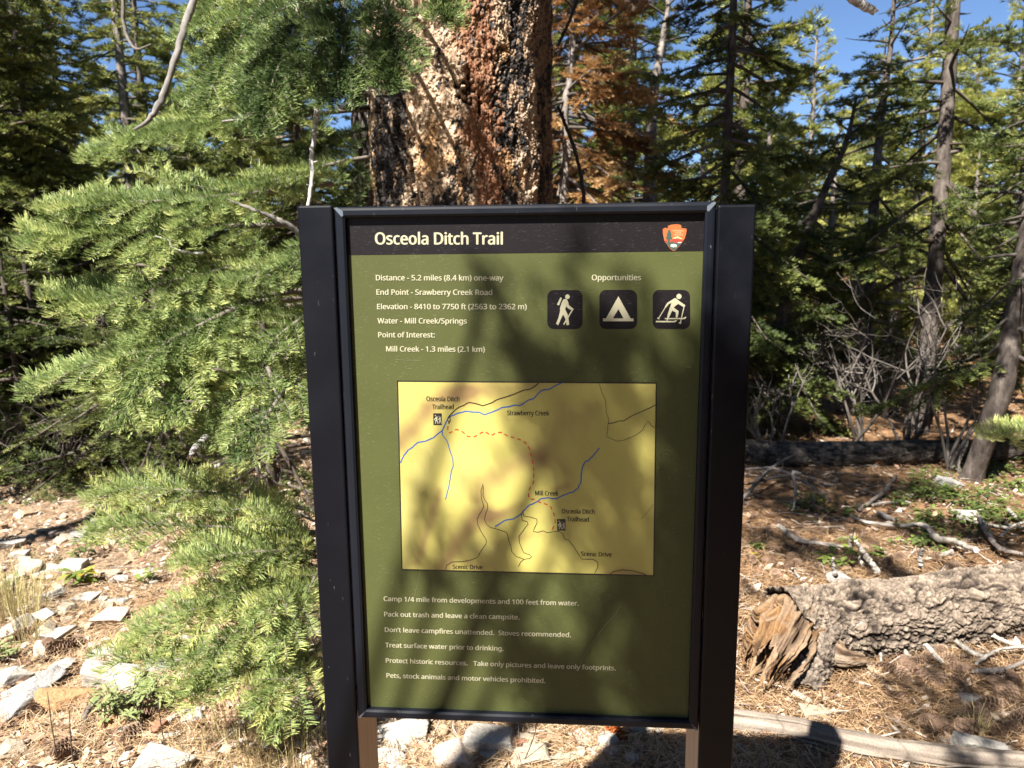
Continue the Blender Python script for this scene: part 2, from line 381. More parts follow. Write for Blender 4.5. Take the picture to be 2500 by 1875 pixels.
# pictograms
def picto(shapes, bx):
    mb = MB(); poly(mb, ZP, rrect(*bx), 0.0003, 0)
    for k, s in enumerate(shapes):
        if s[0] == 'd': disc(mb, ZP, s[1], s[2], 0.0006 + k * 1e-5, 1)
        elif s[0] == 'l': line(mb, ZP, s[1], s[2] / 5.672, 0.0006 + k * 1e-5, 1)
        elif s[0] == 'h': flat(mb, [[S(*ZP(*p)) for p in l] for l in s[1]], 0.0006 + k * 1e-5, 1)
        else: poly(mb, ZP, s[1], 0.0006 + k * 1e-5, 1)
    return mb.build("pictogram", [M_DARK, M_CREAM], panel, smooth_faces=False)
tag(picto([('d', (371, 204), 32), ('p', [(272, 211), (294, 222), (252, 328), (223, 315)]),
       ('p', [(312, 245), (340, 232), (364, 240), (380, 275), (392, 325), (445, 365), (460, 380), (448, 397), (432, 397), (398, 378), (372, 362), (358, 340), (338, 375), (350, 405), (375, 455), (385, 510), (397, 598), (360, 608), (352, 560), (340, 510), (310, 455), (278, 520), (240, 607), (210, 585), (245, 500), (268, 400), (266, 365), (288, 290)]),
       ('l', [(440, 392), (398, 460), (378, 500)], 17), ('l', [(350, 540), (318, 597)], 17)], (86, 110, 584, 660, 95)), "hiker with pack and walking stick pictogram")
tag(picto([('h', [[(1090, 198), (1262, 510), (1303, 510), (1303, 550), (873, 550), (873, 510), (915, 510)], [(1090, 378), (1012, 510), (1162, 510)]])], (822, 108, 1354, 660, 95)), "tent pictogram")
tag(picto([('d', (1945, 200), 36), ('p', [(1888, 222), (1910, 232), (1955, 270), (2030, 320), (2030, 340), (2010, 350), (1985, 335), (1935, 305), (1912, 320), (1872, 355), (1900, 380), (1938, 405), (1938, 440), (1922, 500), (1900, 503), (1900, 425), (1850, 402), (1835, 430), (1800, 505), (1780, 548), (1768, 540), (1790, 440), (1815, 360), (1840, 290), (1800, 310), (1770, 350), (1755, 362), (1742, 350), (1780, 290)]),
       ('l', [(1752, 355), (1655, 515)], 11), ('l', [(2018, 340), (1990, 460), (1965, 575)], 11), ('l', [(1637, 500), (1672, 520)], 9), ('l', [(1648, 522), (1662, 494)], 9), ('l', [(1940, 572), (1980, 574)], 9), ('l', [(1962, 588), (1958, 562)], 9),
       ('p', [(1746, 506), (1990, 503), (2022, 497), (2035, 486), (2048, 490), (2045, 505), (2020, 520), (1990, 522), (1746, 522)]),
       ('p', [(1618, 544), (1860, 546), (1885, 543), (1900, 533), (1914, 536), (1908, 552), (1885, 565), (1618, 565)])], (1574, 108, 2102, 660, 95)), "cross country skier pictogram")

# arrowhead emblem
M_EO = plain("emblem_orange", (0.42, 0.10, 0.028), 0.45); M_ER = plain("emblem_rust", (0.26, 0.04, 0.022), 0.45); M_EG = plain("emblem_green", (0.035, 0.065, 0.05), 0.45)
em = MB()
OUT = [(250, 440), (380, 375), (470, 410), (520, 350), (485, 300), (560, 268), (660, 232), (780, 215), (900, 212), (1040, 222), (1115, 240), (1168, 320), (1130, 360), (1180, 400), (1290, 408), (1380, 425), (1408, 460), (1400, 560), (1375, 690), (1335, 800), (1310, 900), (1250, 1000), (1190, 1075), (1140, 1160), (1060, 1270), (960, 1360), (860, 1470), (800, 1500), (730, 1495), (620, 1410), (540, 1310), (460, 1200), (380, 1100), (320, 985), (300, 880), (270, 730), (250, 600)]
poly(em, ZE, OUT, 0.0006, 0)
ctr = np.array([810, 800]); inn = lambda q, s: [tuple(ctr + (np.array(p) - ctr) * s) for p in q]
RD = [(335, 985), (460, 1000), (620, 1010), (760, 900), (940, 870), (1100, 940), (1245, 985), (1180, 1070), (1100, 1085), (900, 1110), (700, 1120), (430, 1120), (380, 1085)]
poly(em, ZE, RD, 0.00065, 1)
GR = [(400, 1110), (520, 1100), (640, 1075), (760, 1060), (800, 1110), (900, 1120), (960, 1080), (1165, 1080), (1120, 1170), (1050, 1260), (950, 1350), (850, 1455), (790, 1485), (735, 1475), (640, 1400), (560, 1310), (480, 1200)]
poly(em, ZE, GR, 0.0007, 2)
poly(em, ZE, [(565, 460), (610, 520), (620, 560), (665, 640), (640, 660), (690, 730), (640, 770), (710, 860), (690, 930), (600, 960), (570, 1100), (500, 1100), (500, 990), (420, 940), (400, 880), (440, 770), (430, 690), (490, 600), (480, 540)], 0.00075, 2)
poly(em, ZE, [(705, 920), (780, 850), (900, 810), (985, 780), (1070, 850), (1160, 890), (1225, 955), (1130, 925), (1075, 935), (1030, 880), (995, 930), (940, 860), (880, 925), (830, 900)], 0.0008, 3)
poly(em, ZE, [(945, 1100), (1020, 1080), (1165, 1075), (1130, 1120), (1000, 1125)], 0.0008, 4)
poly(em, ZE, [(620, 1230), (650, 1190), (720, 1175), (790, 1165), (860, 1190), (920, 1205), (935, 1250), (905, 1290), (900, 1340), (875, 1335), (870, 1290), (800, 1300), (780, 1345), (755, 1335), (735, 1300), (690, 1310), (640, 1300)], 0.0008, 4)
for s, l, r in (("NATIONAL", (735, 560), (1275, 560)), ("PARK", (855, 650), (1150, 650)), ("SERVICE", (775, 755), (1235, 755))): text(em, s, ZE(*l), ZE(*r), 3.6, 0.0008, 3, 0.01, F_SANS)
em.build("arrowhead_emblem", [M_EO, M_ER, M_EG, plain("emblem_cream", (0.5, 0.36, 0.18), 0.45), plain("emblem_white", (0.5, 0.5, 0.45), 0.45)], panel, smooth_faces=False)

# the map: shaded relief print as a fine sheet, then its lines and names
mm = MB(); NX, NY = 130, 100
c00, c10, c11, c01 = [np.array(ZM(*p)) for p in ((10, 20), (2166, 37), (2143, 1636), (50, 1584))]
uu, vv = np.meshgrid(np.linspace(0, 1, NX), np.linspace(0, 1, NY))
c00s, c10s, c11s, c01s = S(*c00), S(*c10), S(*c11), S(*c01)
g = (c00s + (c10s - c00s) * uu[..., None]) * (1 - vv[..., None]) + (c01s + (c11s - c01s) * uu[..., None]) * vv[..., None]
mx, my = uu * 2140 + 20, vv * 1600 + 30
YEL = np.array([0.41, 0.368, 0.104]); TAN = np.array([0.215, 0.142, 0.062]); PALE = np.array([0.42, 0.38, 0.13])
def band(pts, wid):
    d = np.full(mx.shape, 1e9); p = np.array(pts, float)
    for a, b2 in zip(p[:-1], p[1:]):
        ab = b2 - a; t = np.clip(((mx - a[0]) * ab[0] + (my - a[1]) * ab[1]) / (ab @ ab), 0, 1); d = np.minimum(d, np.hypot(mx - a[0] - t * ab[0], my - a[1] - t * ab[1]))
    wn = fbm(np.stack([mx / 170, my / 170, mx * 0], -1), 3, 5) * 0.55 + 1
    return np.exp(-(d / (wid * wn)) ** 2)
t = 0.85 * band([(-20, 560), (150, 420), (260, 260), (420, 140), (640, 110)], 95) + 0.45 * band([(600, 110), (900, 90), (1150, 40)], 80) \
  + 0.9 * band([(380, 1600), (480, 1430), (580, 1290), (660, 1180), (740, 1120)], 95) + 0.6 * band([(690, 1000), (740, 860), (900, 780), (1080, 640), (1200, 640)], 85) \
  + 0.3 * band([(1150, 700), (1320, 660), (1420, 760)], 90) + 0.6 * band([(800, 1150), (930, 1110), (1040, 1050)], 40) + 0.7 * band([(150, 1560), (200, 1420), (290, 1150), (350, 950)], 45) \
  + 0.5 * band([(600, 1560), (760, 1600)], 60) + 0.35 * band([(1300, 480), (1420, 330), (1600, 260)], 110) + 0.5 * band([(1320, 920), (1430, 880)], 40) + 0.35 * band([(1000, 1340), (1200, 1290)], 40) + 0.6 * band([(1780, 1640), (1900, 1600), (2080, 1650)], 45)
t = np.clip(t + 0.22 * fbm(np.stack([mx / 120 - my / 200, my / 420, mx * 0], -1), 4, 9), 0, 1)[..., None]
col = YEL * (1 - t) + TAN * t
pl = np.clip(band([(60, 1500), (120, 1000), (300, 600)], 90) + band([(480, 900), (600, 700), (500, 600)], 110) + band([(600, 1430), (820, 1440)], 60), 0, 1)[..., None] * 0.7 * (1 - t)
col = col * (1 - pl) + PALE * pl
idx = np.arange(NX * NY).reshape(NY, NX)
mm.add(np.stack([g[..., 0], np.full(g.shape[:2], PANEL_Y - 0.0003), g[..., 1]], -1).reshape(-1, 3), np.stack([idx[:-1, :-1], idx[1:, :-1], idx[1:, 1:], idx[:-1, 1:]], -1).reshape(-1, 4))
n0 = len(mm.v[0])
L1, L2, L3 = 0.0005, 0.00055, 0.0006
line(mm, ZM, [(5, 20), (2172, 37)], 3.2, 0.00045, 1); line(mm, ZM, [(10, 15), (48, 1592)], 3.0, 0.00045, 1); line(mm, ZM, [(45, 1587), (2150, 1640)], 3.2, 0.00046, 1); line(mm, ZM, [(2167, 32), (2144, 1642)], 3.2, 0.00046, 1)
line(mm, ZM, [(1375, 37), (1330, 55), (1280, 85), (1210, 98), (1180, 125), (1145, 165), (1100, 178), (1040, 218), (960, 226), (880, 240), (820, 268), (735, 300), (690, 278), (640, 278), (580, 270), (520, 285), (455, 310), (430, 330), (405, 380), (382, 432), (350, 455), (310, 490), (240, 520), (180, 530), (135, 570), (95, 595), (65, 635), (50, 665), (35, 700)], 2.9, L1, 2, 0.00035)
line(mm, ZM, [(382, 432), (383, 465), (425, 525), (442, 585), (470, 660), (475, 715), (450, 810), (437, 900), (410, 1005)], 2.2, L1, 2, 0.0003)
line(mm, ZM, [(1692, 577), (1650, 630), (1600, 683), (1573, 690), (1550, 740), (1540, 800), (1538, 865), (1515, 910), (1470, 945), (1390, 970), (1330, 1000), (1265, 990), (1205, 998), (1160, 1030), (1110, 1050), (1065, 1095), (1035, 1130), (980, 1165), (900, 1180), (822, 1232)], 2.9, L1, 2, 0.0003)
line(mm, ZM, [(1185, 37), (1150, 65), (1100, 90), (1060, 95), (985, 128), (940, 143), (885, 160), (830, 178), (800, 198), (760, 212), (720, 225), (690, 215), (655, 205), (610, 197), (585, 205), (565, 220), (525, 235), (495, 255), (470, 280), (445, 305), (430, 325), (425, 345), (437, 352), (438, 374)], 2.7, L2, 3, 0.0004)
line(mm, ZM, [(445, 310), (450, 345), (437, 372)], 2.2, L2, 1)
line(mm, ZM, [(410, 1588), (420, 1550), (460, 1525), (560, 1522), (620, 1508), (675, 1488), (715, 1420), (752, 1360), (745, 1330), (715, 1285), (680, 1215), (672, 1170), (690, 1130), (728, 1065), (725, 1045), (708, 990), (705, 935), (720, 873), (725, 905), (722, 970), (735, 1005), (760, 1040), (762, 1080), (740, 1135), (735, 1175), (755, 1215), (785, 1238), (840, 1252), (920, 1280), (935, 1340), (955, 1390), (962, 1440), (1000, 1480), (1065, 1502), (1110, 1497), (1128, 1480), (1110, 1465), (1060, 1445), (1040, 1400), (1025, 1360), (1022, 1310), (1050, 1275), (1098, 1210), (1090, 1190), (1050, 1178), (1042, 1140), (1055, 1095), (1060, 1142), (1110, 1150), (1170, 1168), (1172, 1200), (1140, 1270), (1180, 1278), (1220, 1265), (1255, 1280), (1355, 1270), (1385, 1290), (1405, 1335), (1435, 1340), (1480, 1400), (1545, 1502), (1630, 1500), (1675, 1525), (1680, 1560), (1650, 1620)], 1.5, L3, 1, 0.00025)
line(mm, ZM, [(1065, 1502), (1035, 1525), (1015, 1565)], 1.5, L3, 1)
line(mm, ZM, [(1690, 40), (1710, 110), (1745, 190), (1748, 280), (1768, 330), (1765, 372), (1762, 430), (1748, 480), (1790, 500), (1840, 520), (1900, 510), (1950, 490), (2000, 465), (2050, 430), (2080, 370), (2100, 355), (2120, 385), (2140, 405), (2160, 402)], 1.0, L3, 1, 0.0002)
line(mm, ZM, [(1768, 372), (1800, 370), (1850, 352), (1892, 352), (1960, 310), (2040, 275), (2110, 245), (2160, 217)], 2.0, L3, 1, 0.0002)
line(mm, ZM, [(1775, 1628), (1810, 1605), (1885, 1590), (1970, 1600), (2050, 1620), (2085, 1636)], 1.8, L3, 3)
line(mm, ZM, [(2140, 1045), (2100, 1100), (2035, 1172)], 0.7, L3, 3)
RED = [(430, 392), (427, 432), (445, 450), (500, 420), (550, 440), (595, 480), (650, 483), (690, 458), (735, 437), (790, 472), (830, 450), (880, 445), (930, 480), (985, 490), (1040, 510), (1085, 540), (1110, 590), (1128, 655), (1140, 725), (1145, 795), (1143, 860), (1110, 915), (1100, 970), (1110, 1000), (1145, 1003), (1195, 1028), (1245, 1043), (1285, 1065), (1312, 1125), (1325, 1190), (1295, 1265)]
rp = np.array(RED, float); sl = np.r_[0, np.cumsum(np.linalg.norm(np.diff(rp, axis=0), axis=1))]; s0 = 0.0
while s0 < sl[-1] - 12:
    ss = np.linspace(s0, min(s0 + 33, sl[-1]), 5); line(mm, ZM, [(np.interp(q, sl, rp[:, 0]), np.interp(q, sl, rp[:, 1])) for q in ss], 2.7, 0.00065, 4); s0 += 58
for bx in ((307, 287), (1338, 1167)):
    ox, oy = bx; poly(mm, ZM, [(ox, oy), (ox + 71, oy), (ox + 72, oy + 97), (ox + 2, oy + 97)], 0.0007, 1)
    k = 72 / 520.0; f = lambda x, y: ZM(ox + (x - 530) * k, oy + (y - 375) * k * 0.985)
    for q in ([(625, 520), (670, 470), (700, 520), (660, 560)], [(700, 575), (770, 660), (790, 770), (800, 860), (835, 1000), (800, 1010), (740, 850), (690, 860), (690, 1000), (640, 1010), (665, 830), (690, 770), (690, 710), (640, 740), (650, 820), (610, 820), (585, 720), (650, 670)], [(735, 545), (765, 545), (800, 640), (775, 665)],
              [(860, 545), (900, 540), (905, 590), (875, 600)], [(920, 610), (970, 690), (985, 800), (1000, 860), (1040, 990), (1010, 1020), (960, 860), (930, 860), (910, 1005), (870, 1005), (880, 870), (920, 800), (910, 740), (850, 775), (820, 745), (880, 690)], [(965, 570), (985, 580), (1015, 680), (985, 690)]):
        poly(mm, f, q, 0.00075, 5)
def TM(s, l, r): text(mm, s, ZM(*l), ZM(*r), 11.3, 0.0007, 1, 0.012, F_NARROW)
TM("Osceola Ditch", (250, 185), (525, 187)); TM("Trailhead", (300, 252), (478, 252)); TM("Strawberry Creek", (923, 303), (1272, 306)); TM("Mill Creek", (1156, 970), (1350, 973))
TM("Osceola Ditch", (1377, 1120), (1650, 1125)); TM("Trailhead", (1420, 1187), (1602, 1190)); TM("Scenic Drive", (470, 1582), (718, 1586)); TM("Scenic Drive", (1538, 1475), (1792, 1482))
cc = np.zeros((mm.n, 3)); cc[:n0] = col.reshape(-1, 3)
mm.build("trail_map", [M_MAP, M_INK, M_BLUE, M_BROWNINK, M_RED, M_CREAM], panel, smooth_faces=False, cols=cc)
# ------------------------------------------------------------------ the ground
def gz(x, y):
    x = np.asarray(x, float); y = np.asarray(y, float); p = np.stack([x, y, x * 0], -1)
    far = np.clip(y - 7.5, 0, 60)
    return 0.07 * fbm(p * 0.7, 3, 3) + 0.02 * fbm(p * 3.1, 3, 8) + 0.035 * far + 0.05 * np.clip(x - 3, 0, 20) * smooth(3, 9, y)
def G(px, py, lift=0.0):           # where a pixel of the photograph meets the ground
    d = ray(px, py); lo, hi = 0.8, 60.0
    t = 1.0; step = 0.02
    while t < 60:
        q = CAM + d * t
        if q[2] < gz(q[0], q[1]): break
        t += step * max(1, t * 0.5)
    q = CAM + d * t; return np.array([q[0], q[1], float(gz(q[0], q[1])) + lift])
def GD(x, y, lift=0.0): return G(x * 1.13021, y * 1.13021, lift)
def scale_at(p): return np.dot(np.asarray(p) - CAM, C2W @ [0, 0, 1]) / FPX      # metres per pixel

xs = np.sinh(np.linspace(-4.6, 4.6, 420)) * 3.0; ys = 3.2 + np.sinh(np.linspace(-4.4, 4.6, 400)) * 3.0
X, Y = np.meshgrid(xs, ys); Zg = gz(X, Y) + 0.006 * fbm(np.stack([X, Y, X * 0], -1) * 14, 3, 21); gi = np.arange(X.size).reshape(X.shape)
m, nt, b = mat_new("forest_floor"); co = objco(nt)
n1 = noise(nt, co, 1.6, 6, 0.65); n2 = noise(nt, co, 55, 6, 0.75); n3 = noise(nt, co, 7, 5, 0.6)
r1 = ramp(nt, [(0.28, (0.050, 0.034, 0.024)), (0.42, (0.17, 0.118, 0.078)), (0.52, (0.31, 0.225, 0.15)), (0.66, (0.46, 0.36, 0.26)), (0.8, (0.60, 0.51, 0.41))], n2)
r3 = ramp(nt, [(0.35, (0.62, 0.50, 0.42)), (0.5, (1, 1, 1)), (0.68, (1.15, 1.08, 1.0))], n3)
mu = node(nt, "ShaderNodeMix", data_type='RGBA', blend_type='MULTIPLY'); mu.inputs[0].default_value = 0.85; nt.links.new(r1.outputs[0], mu.inputs[6]); nt.links.new(r3.outputs[0], mu.inputs[7])
sx = node(nt, "ShaderNodeSeparateXYZ"); nt.links.new(co, sx.inputs[0]); wx = node(nt, "ShaderNodeMath", operation='MULTIPLY_ADD'); nt.links.new(n1, wx.inputs[0]); wx.inputs[1].default_value = 1.6; nt.links.new(sx.outputs[0], wx.inputs[2])
rx = ramp(nt, [(0.35, (1, 1, 1)), (0.75, (0.80, 0.66, 0.54))]); mr = node(nt, "ShaderNodeMapRange"); mr.inputs[1].default_value = -1.0; mr.inputs[2].default_value = 3.0; nt.links.new(wx.outputs[0], mr.inputs[0]); nt.links.new(mr.outputs[0], rx.inputs[0])
mz = node(nt, "ShaderNodeMix", data_type='RGBA', blend_type='MULTIPLY'); mz.inputs[0].default_value = 1.0; nt.links.new(mu.outputs[2], mz.inputs[6]); nt.links.new(rx.outputs[0], mz.inputs[7])
nt.links.new(mz.outputs[2], b.inputs["Base Color"]); b.inputs["Roughness"].default_value = 0.95; b.inputs["Specular IOR Level"].default_value = 0.15
ad = node(nt, "ShaderNodeMath", operation='ADD'); nt.links.new(n2, ad.inputs[0]); nt.links.new(n3, ad.inputs[1]); bump(nt, ad.outputs[0], b, 0.9, 0.02)
gm = MB(); gm.add(np.stack([X, Y, Zg], -1).reshape(-1, 3), np.stack([gi[:-1, :-1], gi[:-1, 1:], gi[1:, 1:], gi[1:, :-1]], -1).reshape(-1, 4))
tag(gm.build("ground", m), kind="structure")

rng = np.random.default_rng(4)
def scatter(n, rmin, rmax, power, amin=-44, amax=44):     # points spread over the ground in front of the camera, thinning with distance
    u = rng.random(n); r = (rmin ** power + u * (rmax ** power - rmin ** power)) ** (1 / power)
    a = np.radians(amin + rng.random(n) * (amax - amin)); return np.stack([r * np.sin(a), r * np.cos(a)], 1)
# fallen needles
def litter(n, rmin, rmax, power, wid, zmax):
    p = scatter(n, rmin, rmax, power); dn = fbm(np.stack([p[:, 0], p[:, 1], p[:, 0] * 0], -1) * 1.7, 3, 30); keep = rng.random(n) < np.clip(0.45 + 1.6 * dn, 0.08, 1); p = p[keep]; n = len(p)
    z = gz(p[:, 0], p[:, 1]) + rng.random(n) ** 2 * zmax + 0.004; a = rng.random(n) * 2 * np.pi; L = rng.uniform(0.05, 0.13, n); tl = rng.normal(0, 0.12, n)
    d = np.stack([np.cos(a), np.sin(a), tl], 1); sd = np.stack([-np.sin(a), np.cos(a), a * 0], 1); up = np.array([0, 0, 1.0])
    r = np.linalg.norm(p, axis=1); w = (wid * (0.7 + 0.3 * r / 2))[:, None] * 0.5; c = np.stack([p[:, 0], p[:, 1], z], 1); bend = rng.normal(0, 0.12, n)[:, None] * L[:, None]
    v = np.stack([c - d * L[:, None] / 2 - sd * w, c - d * L[:, None] / 2 + sd * w, c + sd * (bend - w) + up * 0.004, c + sd * (bend + w) + up * 0.004, c + d * L[:, None] / 2 - sd * w * .5, c + d * L[:, None] / 2 + sd * w * .5], 1)
    i = np.arange(n)[:, None] * 6; return v.reshape(-1, 3), np.concatenate([i + [0, 2, 3, 1], i + [2, 4, 5, 3]]), np.repeat(np.clip(rng.random(n) - 0.22 * smooth(0, 1.5, p[:, 0]), 0, 1), 6)
M_LITTER = foliage("dry_needles", [(0.0, (0.11, 0.065, 0.038)), (0.35, (0.32, 0.20, 0.105)), (0.7, (0.50, 0.35, 0.205)), (1.0, (0.62, 0.50, 0.34))], 0.15, 0.6, 0.25)
lm = MB(); lm.add(*litter(120000, 1.2, 7.5, 0.9, 0.0016, 0.025)[:2], 0, 0.5); lm.v, lm.f, lm.m, lm.t, lm.n = [], [], [], [], 0
for args in ((130000, 1.2, 4.5, 1.1, 0.0017, 0.025), (60000, 3.5, 11, 1.0, 0.0022, 0.03)):
    v, f, t = litter(*args); lm.add(v, f, 0, t)
tag(lm.build("needle_litter", M_LITTER), kind="stuff")

ICO = {}
def ico(n):
    if n not in ICO:
        import bmesh
        bm = bmesh.new(); bmesh.ops.create_icosphere(bm, subdivisions=n, radius=1.0)
        ICO[n] = (np.array([v.co[:] for v in bm.verts]), np.array([[v.index for v in f.verts] for f in bm.faces])); bm.free()
    return ICO[n]
def rock_shape(seed, n=4, planes=9, soft=0.02):
    v, f = ico(n); rg = np.random.default_rng(seed); ax = np.concatenate([np.eye(3), -np.eye(3)]); nn = nrm(np.concatenate([ax + rg.normal(0, 0.28, (6, 3)), rg.normal(size=(planes - 4, 3))])); dd = np.concatenate([rg.uniform(0.5, 0.72, 6), rg.uniform(0.62, 0.92, planes - 4)])
    dots = v @ nn.T; r = np.min(np.where(dots > 0.05, dd / np.maximum(dots, 0.05), 9), axis=1); r = np.minimum(r, 1.25)
    p = v * r[:, None]; p = p + v * (soft * 1.6 * fbm(p * 2.6 + seed, 3, seed))[:, None] + v * (0.016 * fbm(p * 11 + seed, 3, seed + 5))[:, None]
    p = p - (p.max(0) + p.min(0)) / 2; return p / (p.max(0) - p.min(0)) * 2, f
# loose gravel and chips
def pebbles(n, rmin, rmax, power, smin, smax, amin, amax):
    mb = MB(); p = scatter(n, rmin, rmax, power, amin, amax); shapes = [rock_shape(900 + k, 2, 9)[0] for k in range(10)]; f = ico(2)[1]
    for k in range(n):
        s = smin * (smax / smin) ** (rng.random() ** 2.2); a = rng.random() * 6.28; c, sn = math.cos(a), math.sin(a)
        q = shapes[k % 10] * np.array([s, s * rng.uniform(0.5, 0.95), s * rng.uniform(0.35, 0.7)]); q = np.stack([q[:, 0] * c - q[:, 1] * sn, q[:, 0] * sn + q[:, 1] * c, q[:, 2]], 1)
        mb.add(q + [p[k, 0], p[k, 1], float(gz(p[k, 0], p[k, 1])) + s * 0.15], f, 0, rng.random())
    return mb
m, nt, b = mat_new("gravel_stone"); at = node(nt, "ShaderNodeAttribute", attribute_name="tint")
r = ramp(nt, [(0, (0.42, 0.27, 0.17)), (0.3, (0.50, 0.38, 0.26)), (0.6, (0.56, 0.48, 0.38)), (0.85, (0.62, 0.58, 0.52)), (1, (0.34, 0.31, 0.28))], at.outputs["Fac"]); nt.links.new(r.outputs[0], b.inputs["Base Color"]); b.inputs["Roughness"].default_value = 0.9
tag(pebbles(3400, 1.8, 7.0, 1.0, 0.006, 0.03, -42, -8).build("gravel", m, smooth_faces=False), kind="stuff")
tag(pebbles(800, 1.7, 6.0, 1.0, 0.006, 0.022, -8, 42).build("gravel", m, smooth_faces=False), kind="stuff")
# bark flakes, duff and broken twiglets
n = 14000; p = scatter(n, 1.3, 9, 1.0); a = rng.random(n) * 6.28; L = rng.uniform(0.008, 0.035, n); W = L * rng.uniform(0.25, 0.7, n); tl = rng.normal(0, 0.35, (n, 2))
ex = nrm(np.stack([np.cos(a), np.sin(a), tl[:, 0]], 1)); ey = nrm(np.stack([-np.sin(a), np.cos(a), tl[:, 1]], 1)); c = np.stack([p[:, 0], p[:, 1], gz(p[:, 0], p[:, 1]) + 0.008 + rng.random(n) * .012], 1)
v = np.stack([c - ex * L[:, None], c - ey * W[:, None], c + ex * L[:, None], c + ey * W[:, None] * .8], 1).reshape(-1, 3)
fm = MB(); fm.add(v, np.arange(n * 4).reshape(n, 4), 0, np.repeat(rng.random(n), 4))
tag(fm.build("bark_litter", foliage("bark_flakes", [(0, (0.04, 0.025, 0.018)), (0.4, (0.19, 0.11, 0.07)), (0.75, (0.36, 0.24, 0.16)), (1, (0.48, 0.42, 0.36))], 0.05, 0.8, 0.2), smooth_faces=False), kind="stuff")
nt_ = 1700; tw = MB(); p = np.concatenate([scatter(800, 1.6, 7, 1.0), scatter(900, 1.8, 6.5, 1.0, 8, 42)])
for k in range(nt_):
    a = rng.random() * 6.28; L = 0.05 * 6.5 ** rng.random(); d = np.array([math.cos(a), math.sin(a), rng.normal(0, 0.12)]); c = np.array([p[k, 0], p[k, 1], float(gz(*p[k])) + 0.012]); e = rng.normal(0, 0.02, 3)
    tube(tw, [c - d * L / 2, c + e * [1, 1, .3], c + d * L / 2], [0.0025, 0.002, 0.0012], 4, 0, rng.random(), False)
tag(tw.build("twig_litter", foliage("dead_twigs", [(0, (0.16, 0.11, 0.08)), (0.5, (0.34, 0.29, 0.25)), (1, (0.55, 0.50, 0.44))], 0.0, 0.85, 0.2)), kind="stuff")

# ------------------------------------------------------------------ stones
m, nt, b = mat_new("stone"); co = objco(nt); oi = node(nt, "ShaderNodeObjectInfo")
g1 = ramp(nt, [(0.30, (0.34, 0.33, 0.33)), (0.44, (0.88, 0.86, 0.83)), (0.7, (1.0, 1.0, 1.0))], noise(nt, co, 2.3, 8, 0.7)); g2 = ramp(nt, [(0.36, (0.35, 0.34, 0.34)), (0.45, (1, 1, 1))], noise(nt, co, 17, 5, 0.7))
mu = node(nt, "ShaderNodeMix", data_type='RGBA', blend_type='MULTIPLY'); mu.inputs[0].default_value = 0.8; nt.links.new(g1.outputs[0], mu.inputs[6]); nt.links.new(g2.outputs[0], mu.inputs[7])
m2 = node(nt, "ShaderNodeMix", data_type='RGBA', blend_type='MULTIPLY'); m2.inputs[0].default_value = 1; nt.links.new(oi.outputs["Color"], m2.inputs[6]); nt.links.new(mu.outputs[2], m2.inputs[7])
nt.links.new(m2.outputs[2], b.inputs["Base Color"]); b.inputs["Roughness"].default_value = 0.9; b.inputs["Specular IOR Level"].default_value = 0.2
bump(nt, noise(nt, co, 6, 8, 0.7), b, 0.5, 0.12); M_STONE = m
WH = (0.50, 0.475, 0.435); CR = (0.47, 0.405, 0.315); TN = (0.42, 0.31, 0.21); GR = (0.36, 0.355, 0.35); OR = (0.46, 0.285, 0.15); RB = (0.36, 0.19, 0.12); PK = (0.60, 0.50, 0.43); YE = (0.58, 0.50, 0.26)
ZA = lambda x, y: (x / 2.765, 1000 + y / 2.765); ZB_ = lambda x, y: (x / 2.765, 1400 + y / 2.765)
ZU = lambda x, y: (760 + x / 3.4926, 1400 + y / 3.4926); ZR = lambda x, y: (1780 + x / 3.072, 1350 + y / 3.072); ZQ = lambda x, y: (1800 + x / 3.16, 1000 + y / 3.16)
